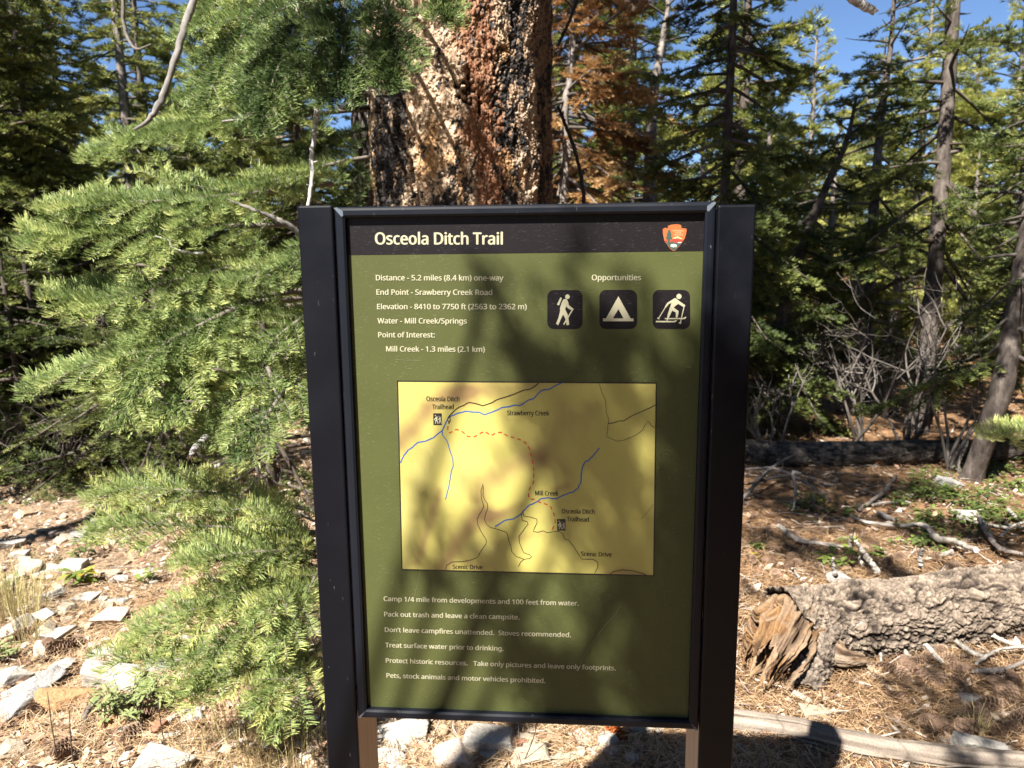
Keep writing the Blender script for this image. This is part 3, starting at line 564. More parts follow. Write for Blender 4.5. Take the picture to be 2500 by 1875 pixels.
ROCKS = [  # view, centre, size, colour, tilt, label
 (ZA, 75, 915, 150, 75, WH, 0, "flat white stone at the edge of the long shadow on the left slope"),
 (ZA, 140, 990, 120, 60, WH, 0, "small white stone lying inside the long shadow on the left slope"),
 (ZA, 215, 1055, 165, 100, PK, 0, "pinkish pale stone just below the long shadow on the left slope"),
 (ZA, 340, 1078, 105, 65, WH, 0, "white stone touching the larger white stone below the left shadow"),
 (ZA, 470, 1070, 175, 90, WH, 0, "larger white stone of the touching pair below the left shadow"),
 (ZA, 95, 1138, 125, 60, WH, 0, "low white stone above the yellow grass tuft at the left edge"),
 (ZA, 745, 1105, 105, 65, CR, 0, "cream stone below the tips of the lower fir branch"),
 (ZA, 340, 1252, 140, 80, WH, -20, "white wedge stone right of the yellow grass tuft"),
 (ZA, 580, 1288, 165, 85, WH, 0, "white block with a shaded end below the green leafy seedling"),
 (ZA, 330, 1328, 115, 65, TN, 0, "small tan stone beside the long slanting white slab"),
 (ZA, 430, 1352, 115, 105, CR, 0, "upright cream stone between the slanting slab and the white block"),
 (ZA, 720, 1342, 90, 80, CR, 0, "angular cream stone alone on the brown needles above the pinkish stone"),
 (ZA, 270, 1402, 215, 95, WH, -25, "long slanting white slab beside the big white boulder at the left edge"),
 (ZA, 75, 1475, 190, 155, WH, -20, "big white boulder with a dark crack at the left edge"),
 (ZA, 280, 1495, 180, 115, CR, -35, "long cream stone leaning beside the big white boulder"),
 (ZA, 375, 1532, 190, 90, WH, -10, "rounded white stone below the long leaning cream stone"),
 (ZA, 580, 1462, 95, 80, CR, -20, "small rounded cream stone left of the pinkish stone"),
 (ZA, 735, 1425, 205, 95, PK, 0, "flat pinkish stone at the edge of the fir foliage"),
 (ZA, 268, 1620, 105, 100, WH, 0, "upright white speckled stone amid brown cones on the left"),
 (ZA, 610, 692, 90, 60, TN, 0, "orange tan stone left of the upper tip of the low fir branches"),
 (ZA, 290, 827, 85, 42, CR, 0, "cream stone lying on the sunny gravel above the long shadow"),
 (ZA, 352, 842, 55, 50, PK, 0, "small pink stone beside the cream stone above the long shadow"),
 (ZA, 520, 860, 110, 55, GR, 0, "grey stone where the long shadow meets the fir branch"),
 (ZA, 600, 815, 60, 55, GR, 0, "blue grey stone touching the tip of the second low fir branch"),
 (ZA, 815, 1155, 120, 40, WH, 0, "thin flat white stone in front of the low fir foliage"),
 (ZA, 1400, 455, 70, 65, WH, 0, "white stone under the dead grey twig fan behind the fir"),
 (ZA, 1350, 545, 80, 55, PK, 0, "pink stone under the dark fir behind the low branches"),
 (ZA, 1080, 1345, 80, 70, WH, 0, "white stone showing through the middle of the low fir foliage"),
 (ZA, 1455, 1320, 70, 90, WH, 0, "tall white stone half hidden in the low fir foliage"),
 (ZB_, 440, 812, 300, 190, OR, 10, "big orange granular boulder"),
 (ZB_, 740, 735, 400, 120, WH, 5, "long flat white stone with grey lichen right of the orange boulder"),
 (ZB_, 390, 655, 170, 110, WH, -15, "white stone with a grey crack above the orange boulder"),
 (ZB_, 250, 745, 290, 150, GR, -20, "lichen grey slab behind the orange boulder"),
 (ZB_, 90, 890, 330, 210, GR, -20, "large dark spotted grey boulder at the bottom left edge"),
 (ZB_, 60, 725, 230, 100, WH, -10, "pale grey stone at the left edge above the spotted boulder"),
 (ZB_, 815, 635, 160, 165, WH, -50, "tall white wedge stone leaning against the fir foliage"),
 (ZB_, 60, 1205, 200, 120, CR, 0, "cream block with a shaded side at the bottom left edge"),
 (ZB_, 1120, 1290, 400, 150, WH, 0, "large white stone at the bottom edge left of the sign"),
 (ZB_, 1385, 1270, 145, 115, TN, 0, "tan stone touching the large white stone at the bottom edge"),
 (ZB_, 1050, 1060, 160, 120, RB, -20, "red brown stone below the pale sage plant"),
 (ZB_, 770, 1035, 140, 65, OR, 10, "small orange stone at the foot of the sage plant"),
 (ZB_, 1592, 1078, 115, 75, CR, -30, "elongated cream stone lying on brown needles left of the sign post"),
 (ZB_, 1085, 760, 100, 70, YE, 0, "yellow stone under the low fir foliage above the sage plant"),
 (ZB_, 912, 755, 65, 55, CR, 0, "small round cream stone at the end of the long flat white stone"),
 (ZB_, 690, 570, 170, 65, WH, -15, "flat white stone above the long lichen stone"),
 (ZB_, 1310, 680, 90, 60, GR, 0, "mauve grey stone in the gap under the fir foliage"),
 (ZB_, 1475, 690, 120, 70, WH, 0, "round white stone in the gap under the fir foliage"),
 (ZB_, 1080, 640, 230, 100, GR, -5, "long grey stone behind the white wedge under the fir"),
 (ZB_, 460, 1012, 100, 35, CR, 0, "flat cream stone below the orange boulder"),
 (ZB_, 1300, 1005, 140, 55, WH, -15, "weathered white stone beside the red brown stone"),
 (ZU, 760, 1370, 430, 240, WH, 0, "big white stone under the sign beside the post with the wider tan side"),
 (ZU, 1540, 1405, 440, 240, WH, 5, "speckled white boulder under the middle of the sign"),
 (ZU, 1190, 1565, 420, 220, PK, 0, "pinkish white boulder at the bottom edge under the sign"),
 (ZU, 660, 1615, 260, 120, WH, 10, "white speckled stone cut by the bottom edge beside the sign post"),
 (ZU, 1390, 1440, 110, 110, TN, 20, "tan angular stone between the white boulders under the sign"),
 (ZU, 1240, 1390, 140, 100, TN, 0, "small tan stone in the shade between the white boulders"),
 (ZU, 930, 1610, 150, 70, TN, 0, "tan stone left of the pinkish white boulder"),
 (ZU, 1790, 1440, 130, 150, RB, -30, "red brown stone right of the speckled white boulder"),
 (Z6, 170, 1600, 300, 160, CR, -10, "cream white boulder at the bottom edge under the sign"),
 (Z6, 575, 1430, 150, 85, WH, 20, "white chip stone under the middle of the frame"),
 (Z6, 345, 1480, 100, 75, CR, -20, "cream stone by the thin bare plant under the sign"),
 (Z6, 1150, 1375, 260, 70, WH, 15, "white stone behind the tip of the sign shadow"),
 (Z6, 400, 1600, 110, 60, WH, 0, "small white stone right of the cream boulder under the sign"),
 (ZR, 645, 1210, 210, 110, CR, 10, "cream stone in front of the broken end of the fallen log"),
 (ZR, 1850, 1120, 190, 110, GR, 15, "grey stone in the shade right of the rotten root"),
 (ZR, 815, 215, 170, 85, GR, 0, "smooth grey stone behind the fallen log"),
 (ZQ, 1795, 815, 180, 80, WH, 0, "white stone among green ground plants beyond the fallen log"),
 (ZR, 1640, 1450, 110, 60, WH, 0, "white stone behind the pale pole"),
 (ZR, 1900, 1515, 400, 80, WH, 8, "long flat white stone behind the pale pole"),
 (ZR, 730, 1100, 60, 30, CR, 0, "small cream stone below the rotten root"),
 (ZQ, 1640, 590, 180, 45, GR, 12, "long pale grey stone among plants below the dark log"),
]
for k, (zf, cx, cy, w_, h_, colr, tilt, lab) in enumerate(ROCKS):
    px, py = zf(cx, cy); kz = zf(1, 0)[0] - zf(0, 0)[0]; wpx, hpx = w_ * kz, h_ * kz
    g = G(px, py + hpx * 0.38); sc = scale_at(g); W = wpx * sc / 2 * 1.12; Hh = hpx * sc / 2 / 0.86
    rd = ray(px, py); sn = -rd[2] / np.linalg.norm(rd); dep_ = min(W * 0.85, 0.95 * hpx * sc / 2 / max(sn, .2)); Hh = max((hpx * sc / 2 - dep_ * sn * 0.8) / 0.85, 0.40 * W, 0.62 * hpx * sc / 2)
    pv, f = rock_shape(40 + k * 3, 5, 8, 0.018); pv = pv * [W, dep_, Hh]
    t = math.radians(-tilt); pv = np.stack([pv[:, 0] * math.cos(t) - pv[:, 2] * math.sin(t), pv[:, 1], pv[:, 0] * math.sin(t) + pv[:, 2] * math.cos(t)], 1)
    mb = MB(); mb.add(pv / max(W, .02), f); o = mb.build("stone", M_STONE)
    s = max(W, .02); o.scale = (s, s, s); o.location = (g[0], g[1] + dep_ * 0.25, g[2] + Hh * 0.60); o.color = (*colr, 1); tag(o, lab, "stone")

# the many smaller stones that nothing tells apart
SM = [rock_shape(700 + k, 4, 9, 0.02) for k in range(6)]; SMESH = []
for pv, f in SM:
    mb = MB(); mb.add(pv, f); SMESH.append(mb.mesh("stone", [M_STONE]))
rg = np.random.default_rng(31); n_s = 0
while n_s < 150:
    if n_s < 110: x, y = ZA(rg.uniform(0, 1500), rg.uniform(560, 1680)); lab, gr_ = "small pale stone amid the stony litter on the left slope", "small stones on the left slope"
    else: x, y = ZU(rg.uniform(450, 2900), rg.uniform(1330, 1690)); lab, gr_ = "small pale stone on the litter under the sign", "small stones under the sign"
    g = G(x, y); s = 0.012 * (3.0 ** rg.random()); o = bpy.data.objects.new("stone", SMESH[int(rg.integers(6))]); scene.collection.objects.link(o)
    o.location = (g[0], g[1], g[2] + s * 0.2); o.scale = (s * rg.uniform(.9, 1.5), s * rg.uniform(.7, 1.1), s * rg.uniform(.4, .8)); o.rotation_euler = (rg.normal(0, .2), rg.normal(0, .2), rg.random() * 6.28)
    o.color = (*[WH, CR, PK, TN, CR, WH][int(rg.integers(6))], 1); tag(o, lab, "stone", gr_); n_s += 1
# ------------------------------------------------------------------ bark, logs, sticks, cones
def bark_cyl(path, rad, na, nl_per, shape, lobes=None):
    """a trunk or log: path points, radii, then shape(arc, along, angle) -> (push outwards, colour)"""
    pts = np.asarray(path, float); n = len(pts); t = nrm(np.gradient(pts, axis=0))
    ref = np.array([0, 1.0, 0]) if abs(t[0][2]) > 0.7 else np.array([0, 0, 1.0])
    u = nrm(np.cross(t, ref)); w = np.cross(t, u); s = np.r_[0, np.cumsum(np.linalg.norm(np.diff(pts, axis=0), axis=1))]
    a = np.linspace(0, 2 * np.pi, na, endpoint=False); A, Sg = np.meshgrid(a, s); R = np.broadcast_to(np.asarray(rad, float)[:, None], A.shape)
    if lobes is not None: R = R * lobes(A, Sg)
    push, col = shape(A, Sg, R); r = R + push
    v = pts[:, None] + r[..., None] * (np.cos(A)[..., None] * u[:, None] + np.sin(A)[..., None] * w[:, None])
    i = np.arange(n - 1)[:, None] * na; j = np.arange(na)[None]; k = (j + 1) % na
    f = np.stack([i + j, i + k, i + na + k, i + na + j], -1).reshape(-1, 4)
    return v, f, col
def mixc(a, b2, t): return np.asarray(a) * (1 - t[..., None]) + np.asarray(b2) * t[..., None]
def tonemat(name, scale=60, bstr=0.5, bd=0.006, stretch=(1, 1, 1), rough=0.9, amp=(0.6, 1.25)):
    m, nt, b = mat_new(name); at = node(nt, "ShaderNodeAttribute", attribute_name="tone"); n = noise(nt, objco(nt, stretch), scale, 7, 0.7)
    r = ramp(nt, [(0.3, (amp[0],) * 3), (0.7, (amp[1],) * 3)], n); mu = node(nt, "ShaderNodeMix", data_type='RGBA', blend_type='MULTIPLY'); mu.inputs[0].default_value = 1
    nt.links.new(at.outputs["Color"], mu.inputs[6]); nt.links.new(r.outputs[0], mu.inputs[7]); nt.links.new(mu.outputs[2], b.inputs["Base Color"])
    b.inputs["Roughness"].default_value = rough; b.inputs["Specular IOR Level"].default_value = 0.25; bump(nt, n, b, bstr, bd); return m

# the burnt pine behind the sign
TB = G(1150, 1480); TR_ = 0.40; TDEPTH = 3.15
tb = P(1128, 480, TDEPTH); tz0 = float(gz(tb[0], tb[1]))
zs = np.concatenate([np.linspace(tz0 - 0.1, 1.2, 60)[:-1], np.linspace(1.2, 2.75, 520)[:-1], np.linspace(2.75, 12, 40)])
tx_ = tb[0] + 0.012 * (zs - 1.5) + 0.006 * np.sin(zs * 2); path = np.stack([tx_, np.full_like(zs, tb[1]), zs], 1)
rad = 0.382 * (1 - 0.022 * (zs - 1.5)) + 0.16 * np.exp(-(zs - tz0) / 0.35); rad = np.clip(rad, 0.05, 1)
def pine_shape(A, Sg, R):
    Z = np.broadcast_to(zs[:, None], A.shape); arc = A * 0.38
    q = np.stack([np.cos(A) * 0.38, np.sin(A) * 0.38, Z], -1); wob = 0.03 * np.stack([fbm(q * 6, 3, 50), fbm(q * 6, 3, 51), fbm(q * 6, 3, 52)], -1); qq = q + wob
    wf = 0.009 * np.stack([fbm(q * 55, 2, 53), fbm(q * 55, 2, 54), fbm(q * 55, 2, 55)], -1)
    f1, f2, c1 = worley(qq * [10, 10, 3.2], 60); qv = q + wob * 0.5 + wf * 2; fis = np.maximum((1 - smooth(0.0, 0.055, np.abs(fbm(qv * [9, 9, 1.5], 3, 60)))) * smooth(-0.15, 0.25, fbm(q * [6, 6, 3], 3, 63)), 0.8 * (1 - smooth(0.0, 0.05, np.abs(fbm(qv * [20, 20, 4], 3, 64)))) * smooth(0.0, 0.3, fbm(q * [9, 9, 4], 3, 65)))                     # deep long cracks between plates
    g1, g2, c2 = worley((q + wob * 0.25 + wf) * [66, 66, 36], 61); h1, h2, c3 = worley((q + wob * 0.4 + wf * .7) * [170, 170, 90], 62)
    along = np.cos(A)                                   # -1 / 1 at the two edges seen from the trail
    return qq, Z, fis, c1, g2 - g1, c2, h2 - h1, c3
def trunk_shape(A, Sg, R):
    qq, Z, fis, c1, ge, c2, he, c3 = pine_shape(A, Sg, R)
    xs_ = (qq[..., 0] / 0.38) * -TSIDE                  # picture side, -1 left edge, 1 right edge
    flake = 0.012 * c2 * smooth(0.0, 0.10, ge) + 0.006 * c3 * smooth(0.0, 0.14, he)
    char = 0.49 + 0.62 * fbm(qq * [6.5, 6.5, 2.2], 4, 70) + 0.50 * fbm(qq * [24, 24, 11], 3, 71) + 0.50 * (c2 - 0.5) + 0.30 * (c3 - 0.5)
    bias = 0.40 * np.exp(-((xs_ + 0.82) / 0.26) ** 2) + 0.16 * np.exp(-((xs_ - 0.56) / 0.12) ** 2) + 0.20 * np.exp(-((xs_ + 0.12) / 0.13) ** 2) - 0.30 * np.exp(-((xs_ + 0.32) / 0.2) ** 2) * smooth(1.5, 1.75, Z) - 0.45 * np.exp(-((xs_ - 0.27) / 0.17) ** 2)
    bias += 0.35 * np.exp(-((Z - 1.62) / 0.09) ** 2) * np.exp(-((xs_ + 0.15) / 0.35) ** 2)
    char = smooth(0.53, 0.59, char + bias * 0.8); char = np.maximum(char, fis * 0.95)
    char = np.maximum(char, (1 - smooth(0.02, 0.09, ge)) * (0.45 + 0.45 * smooth(0.2, 0.6, char)) * 0.85)
    push = flake + 0.006 * (c1 - 0.5) - 0.020 * fis + 0.010 * fbm(qq * [16, 16, 5], 3, 80) + 0.006 * fbm(qq * [45, 45, 22], 2, 81) - 0.006 * smooth(0.3, 1, char)
    rust = smooth(0.0, 0.35, fbm(qq * [7, 7, 2.5], 3, 90) + 0.75 * np.exp(-((xs_ - 0.27) / 0.16) ** 2) - 0.30)
    fresh = mixc((0.34, 0.225, 0.145), (0.68, 0.53, 0.38), c2); fresh = mixc(fresh, (0.24, 0.098, 0.046), rust * (0.65 + 0.35 * c3)); fresh = mixc(fresh, (0.50, 0.27, 0.10), (smooth(0.2, 0.5, fbm(qq * [10, 10, 5], 3, 95)) * 0.6))
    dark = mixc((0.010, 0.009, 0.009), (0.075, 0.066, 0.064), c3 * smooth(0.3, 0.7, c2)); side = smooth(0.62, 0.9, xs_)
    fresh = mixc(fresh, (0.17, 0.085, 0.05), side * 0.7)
    return push, mixc(fresh, dark, char)
TSIDE = 1.0
def trunk_lobes(A, Sg):
    return 1 + 0.035 * np.cos(3 * A + 0.6) + 0.02 * np.cos(7 * A + 1.9)
t0 = nrm(np.gradient(path, axis=0))[0]; u0 = nrm(np.cross(t0, [0, 1.0, 0])); TSIDE = -1.0 if u0[0] > 0 else 1.0
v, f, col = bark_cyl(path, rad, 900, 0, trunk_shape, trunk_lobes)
pine = thing("pine_tree", "huge burnt pine with flaking orange and black bark right behind the sign", "tree", (tb[0], tb[1], tz0))
off = np.array([tb[0], tb[1], tz0])
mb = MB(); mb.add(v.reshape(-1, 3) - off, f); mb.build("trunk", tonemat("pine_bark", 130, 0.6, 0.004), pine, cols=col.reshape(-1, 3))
# near-black buttress along the pine's left flank
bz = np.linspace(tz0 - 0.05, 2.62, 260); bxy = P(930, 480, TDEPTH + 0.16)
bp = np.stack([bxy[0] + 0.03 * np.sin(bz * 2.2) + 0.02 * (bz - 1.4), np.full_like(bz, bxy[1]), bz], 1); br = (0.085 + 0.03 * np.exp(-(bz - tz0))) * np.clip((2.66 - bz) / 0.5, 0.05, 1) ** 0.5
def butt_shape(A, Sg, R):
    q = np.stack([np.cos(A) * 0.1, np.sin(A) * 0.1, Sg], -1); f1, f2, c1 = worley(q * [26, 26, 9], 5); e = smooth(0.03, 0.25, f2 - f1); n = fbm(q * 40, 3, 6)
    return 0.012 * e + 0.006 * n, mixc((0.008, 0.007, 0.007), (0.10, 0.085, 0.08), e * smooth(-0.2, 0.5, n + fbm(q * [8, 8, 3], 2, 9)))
v, f, col = bark_cyl(bp, br, 160, 0, butt_shape); mb = MB(); mb.add(v.reshape(-1, 3) - off, f); mb.build("dark_buttress", tonemat("dark_bark", 130, 0.6, 0.004), pine, cols=col.reshape(-1, 3))

# fallen logs
def log_shape(scale, deep, c_lo, c_hi, crack, seed, dirt=None):
    def fn(A, Sg, R):
        q = np.stack([np.cos(A) * R, np.sin(A) * R, Sg], -1); sc_ = np.array([scale[0], scale[0], scale[1]])
        w_ = 0.35 / scale[0] * np.stack([fbm(q * scale[0] * .7, 3, seed), fbm(q * scale[0] * .7, 3, seed + 1), fbm(q * scale[0] * .7, 3, seed + 2)], -1); qq = q + w_
        r1 = np.abs(fbm(qq * sc_, 3, seed + 5)); r2 = np.abs(fbm(qq * sc_ * [2.1, 2.1, 2.4], 3, seed + 6)); r3 = np.abs(fbm(qq * sc_ * [1.2, 1.2, 3.4] + 5.5, 3, seed + 11)); h1, h2, c3 = worley((q + w_ * .3) * sc_ * [5, 5, 7], seed + 8)
        k1, k2, c4 = worley((q + w_ * 1.1) * sc_ * [1.9, 1.9, 2.6], seed + 14); pl = smooth(0.0, 0.13, k2 - k1)
        e = smooth(0.0, 0.10, r1) * (0.4 + 0.6 * smooth(0, 0.07, r3)); e2 = smooth(0.0, 0.09, r2) * (0.45 + 0.55 * pl); n = fbm(q * 75, 4, seed + 9); nf = fbm(q * 190, 2, seed + 15); big = fbm(q * 5, 3, seed + 10)
        col = mixc(c_lo, c_hi, np.clip(0.40 + 0.35 * (c3 - .5) + 0.35 * (c4 - .5) + 0.6 * n + 0.4 * nf + 0.5 * big, 0, 1)); col = mixc(crack, col, np.clip(e * (0.25 + 0.75 * e2), 0, 1))
        return deep * (0.75 * e + 0.50 * e2 + 0.45 * c4 * pl + 0.14 * c3 + 0.22 * n + 0.16 * nf + 0.35 * big), col
    return fn
LT = [(330, 575), (600, 510), (900, 470), (1300, 420), (1750, 360), (2250, 300), (2900, 220)]                # axis of the near log, in the zoomed view
lp = []
for k, (x, y) in enumerate(LT):
    g = G(*ZR(x, y + 240)); lp.append([g[0], g[1] + 0.02, g[2] + 0.088])
lp = curve_pts(lp, 760); ls = np.linspace(0, 1, len(lp)); lr = 0.122 + 0.030 * np.exp(-ls / 0.10) + 0.012 * np.sin(ls * 21) * 0.4
log1 = thing("fallen_log", "thick grey fallen log with cracked bark and a rotten orange broken end", "log", lp[0])
def l1(A, Sg, R):
    push, col = log_shape((19, 6.5), 0.018, (0.12, 0.093, 0.072), (0.33, 0.265, 0.205), (0.022, 0.016, 0.013), 200)(A, Sg, R); return push, col
v, f, col = bark_cyl(lp, lr, 330, 0, l1)
up01 = ((v[..., 2] - lp[:, None, 2]) / lr[:, None]) * 0.5 + 0.5; sl_ = np.r_[0, np.cumsum(np.linalg.norm(np.diff(lp, axis=0), axis=1))]
rag = sl_[:, None] - (0.03 + 0.40 * np.clip(1 - up01, 0, 1) ** 1.3 + 0.05 * fbm(v * 16, 3, 44)); f = f[(rag.ravel()[f] > 0).all(1)]
mb = MB(); mb.add(v.reshape(-1, 3) - lp[0], f); M_LOG = tonemat("grey_bark", 90, 0.7, 0.006)
mb.build("bark", M_LOG, log1, cols=col.reshape(-1, 3))
M_ROT = tonemat("rotten_wood", 70, 0.8, 0.006, (1, 1, 1))
def slab(name, pts, radii, flat_, twist, parent, org, seed, lo=(0.30, 0.15, 0.055), hi=(0.55, 0.36, 0.18), na=150, nl=200, grey=0.5, rag=0.0):
    p = curve_pts([g if len(g) == 3 else g for g in pts], nl); r = np.interp(np.linspace(0, 1, nl), np.linspace(0, 1, len(radii)), radii)
    def sh(A, Sg, R):
        q = np.stack([np.cos(A) * R * 2, np.sin(A) * R * 2, Sg], -1); gr = fbm(q * [46, 46, 5], 4, seed); ck = fbm(q * [22, 22, 3], 3, seed + 3); n = fbm(q * 9, 3, seed + 4)
        c = mixc(np.array(lo) * .45, np.array(hi) * .58, np.clip(0.5 + 0.9 * gr, 0, 1)); c = mixc(c, (0.30, 0.245, 0.19), np.clip(smooth(-0.1, 0.3, n) * grey, 0, 1)); c = mixc(c, (0.03, 0.017, 0.010), smooth(0.10, 0.42, ck) * 0.9)
        fl = 1 / np.sqrt((np.cos(A - twist)) ** 2 + (np.sin(A - twist) / flat_) ** 2)
        return R * (fl - 1) + R * (0.13 * gr + 0.10 * fbm(q * [120, 120, 9], 3, seed + 7) - 0.26 * smooth(0.1, 0.5, ck) + 0.20 * n), c
    v, f, c = bark_cyl(p, r, na, 0, sh)
    if rag:                                              # the end is torn into splinters of unequal length
        A_ = np.linspace(0, 2 * np.pi, na, endpoint=False); cut = rag * (0.5 + 1.1 * fbm(np.stack([np.cos(A_) * 2.2, np.sin(A_) * 2.2, A_ * 0], -1), 2, seed + 20) + 1.3 * np.abs(fbm(np.stack([np.cos(A_) * 7, np.sin(A_) * 7, A_ * 0], -1), 3, seed + 21)))
        s_ = np.r_[0, np.cumsum(np.linalg.norm(np.diff(p, axis=0), axis=1))]; ok = (s_[:, None] < s_[-1] - np.clip(cut, 0, 1)[None]).ravel(); f = f[ok[f].all(1)]
    mb = MB(); mb.add(v.reshape(-1, 3) - org, f); return mb.build(name, M_ROT, parent, cols=c.reshape(-1, 3))
def RZ(x, y, up=0.0, back=0.0):
    g = G(*ZR(x, y)); return np.array([g[0], g[1] + back, g[2] + up])
slab("rotten_core", [lp[265], lp[177], lp[80], lp[25] + [0, -.01, -.01], RZ(470, 790, 0.105), RZ(320, 970, 0.055), RZ(190, 1130, 0.01)], [0.115, 0.118, 0.122, 0.130, 0.132, 0.115, 0.08], 0.9, 0.5, log1, lp[0], 310, (0.17, 0.075, 0.030), (0.44, 0.26, 0.12), 300, 420, 0.35, 0.24)
slab("rotten_core", [lp[120], lp[25] + [0.01, .02, -.02], RZ(480, 800, 0.09), RZ(350, 930, 0.05), RZ(255, 1080, 0.01)], [0.09, 0.10, 0.095, 0.07, 0.02], 0.8, 0.9, log1, lp[0], 315, (0.11, 0.045, 0.018), (0.38, 0.19, 0.075), 200, 300, 0.1, 0.12)
slab("broken_root", [RZ(700, 720, 0.07), RZ(740, 860, 0.08), RZ(840, 920, 0.07), RZ(1010, 905, 0.055)], [0.06, 0.055, 0.042, 0.018], 0.75, 0.2, log1, lp[0], 330, (0.20, 0.10, 0.045), (0.44, 0.33, 0.23))
for k, (a, b2, c3_, rr, g_) in enumerate((((560, 540), (400, 600), (190, 690), .030, .9), ((520, 600), (330, 690), (130, 800), .028, .3), ((600, 640), (420, 760), (200, 880), .030, .6), ((450, 520), (310, 560), (150, 650), .030, .05), ((380, 640), (230, 720), (95, 720), .022, .05), ((520, 760), (380, 880), (180, 960), .026, .1), ((640, 700), (500, 830), (330, 1010), .026, .8), ((560, 860), (450, 960), (300, 1090), .022, .7), ((430, 900), (330, 960), (150, 1010), .020, .1))):
    slab("wood_shard", [RZ(*a, 0.165 - .006 * k), RZ(*b2, 0.125 - .006 * k), RZ(*c3_, 0.035)], [rr * .6, rr, rr * .25], 0.45, 0.7 + k, log1, lp[0], 340 + 5 * k, (0.22, 0.10, 0.035), (0.46, 0.30, 0.15), 70, 110, g_)
rgs = np.random.default_rng(66)
for k in range(22):
    a = np.array([rgs.uniform(280, 560), rgs.uniform(620, 960)]); u0_ = 0.15 * (1 - (a[1] - 560) / 560) + 0.03; b2 = a + np.array([-rgs.uniform(60, 190), rgs.uniform(20, 150)]); p0 = RZ(*a, max(u0_, .03) + .05); p2 = RZ(*b2, rgs.uniform(0.0, 0.05)); rr = rgs.uniform(0.008, 0.018)
    slab("splinter", [p0, (p0 + p2) / 2 + [0, 0, rgs.uniform(0.0, 0.02)], p2], [rr * .7, rr, rr * .15], 0.5, rgs.random() * 3, log1, lp[0], 800 + 3 * k, (0.20, 0.085, 0.03), (0.46, 0.27, 0.12), 26, 50, rgs.uniform(0, .8))
rp_ = curve_pts([RZ(820, 640, 0.10), RZ(700, 740, 0.105), RZ(630, 860, 0.075), RZ(585, 990, 0.03), RZ(570, 1070, 0.0)], 150); v, f, c = bark_cyl(rp_, np.interp(np.linspace(0, 1, 150), [0, .3, .7, 1], [.06, .075, .05, .02]), 150, 0, log_shape((22, 12), 0.016, (0.10, 0.078, 0.062), (0.27, 0.22, 0.175), (0.02, 0.015, 0.012), 380))
mb = MB(); mb.add(v.reshape(-1, 3) - lp[0], f); mb.build("bark_root", M_LOG, log1, cols=c.reshape(-1, 3))
M_DEADWOOD = tonemat("dead_wood", 80, 0.4, 0.003, (1, 1, 0.3))
def stick(name, pts, radii, label=None, parent=None, org=None, seed=0, col=(0.46, 0.41, 0.36), cat="stick", group=None, sides=9, n=40, knots=0.18):
    p = curve_pts(pts, n); rg = np.random.default_rng(seed); p = p + rg.normal(0, 1, p.shape) * np.interp(np.linspace(0, 1, n), np.linspace(0, 1, len(radii)), radii)[:, None] * 0.12
    r = np.interp(np.linspace(0, 1, n), np.linspace(0, 1, len(radii)), radii)
    def sh(A, Sg, R):
        q = np.stack([np.cos(A) * 0.02, np.sin(A) * 0.02, Sg], -1); k = fbm(q * [60, 60, 22], 3, seed); return R * knots * 1.6 * k, mixc(np.array(col) * 0.30, np.array(col) * 0.80, np.clip(0.5 + 0.9 * k, 0, 1))
    org = p[0] if org is None else org
    v, f, c = bark_cyl(p, r, sides, 0, sh); mb = MB(); mb.add(v.reshape(-1, 3) - org, f); cc = c.reshape(-1, 3)
    e = np.concatenate([v[0], p[:1]]) - org; jj = np.arange(sides); fs = np.stack([(jj + 1) % sides, jj, np.full(sides, sides)], -1); mb.add(e, fs)
    e2 = np.concatenate([v[-1], p[-1:]]) - org; mb.add(e2, fs[:, [1, 0, 2]]); hi_ = np.array(col) * 0.85
    o = mb.build(name, M_DEADWOOD, parent, cols=np.concatenate([cc, np.tile(hi_, (len(e) + len(e2), 1))]))
    if parent is None: o.location = org.tolist(); tag(o, label, cat, group)
    return o
for k, (a, b2, r) in enumerate((((800, 265), (775, 150), .010), ((1085, 215), (935, 15), .013), ((1440, 205), (1442, 95), .011), ((515, 300), (470, 240), .008), ((1000, 200), (985, 150), .010))):
    g0 = G(*ZR(a[0], a[1] + 230)); g0 = np.array([g0[0], g0[1] + 0.03, g0[2] + 0.19]); dd = np.array([(b2[0] - a[0]) / 3.072, 0, -(b2[1] - a[1]) / 3.072]) * scale_at(g0)
    stick("branch_stub", [g0 - dd * 0.25, g0 + dd * 0.5 + [0, .01, 0], g0 + dd], [r, r * .85, r * .6], None, log1, lp[0], 500 + k, (0.50, 0.45, 0.40))
for k, (a, b2, r) in enumerate((((1215, 690), (1370, 880), .012), ((1385, 715), (1600, 890), .011), ((1655, 650), (1735, 760), .010), ((1120, 780), (1135, 860), .008), ((1450, 330), (1210, 410), .012))):
    u_ = 0.06 if k < 4 else 0.2
    stick("branch_stub", [RZ(*a, u_) if k < 4 else lp[290] + [0, -.1, .07], (RZ(*a, u_) + RZ(*b2, 0.02)) / 2 if k < 4 else lp[238] + [0, -.125, .06], RZ(*b2, 0.02) if k < 4 else lp[194] + [0, -.125, .035]], [r, r * .9, r * .7], None, log1, lp[0], 520 + k, (0.56, 0.50, 0.44))

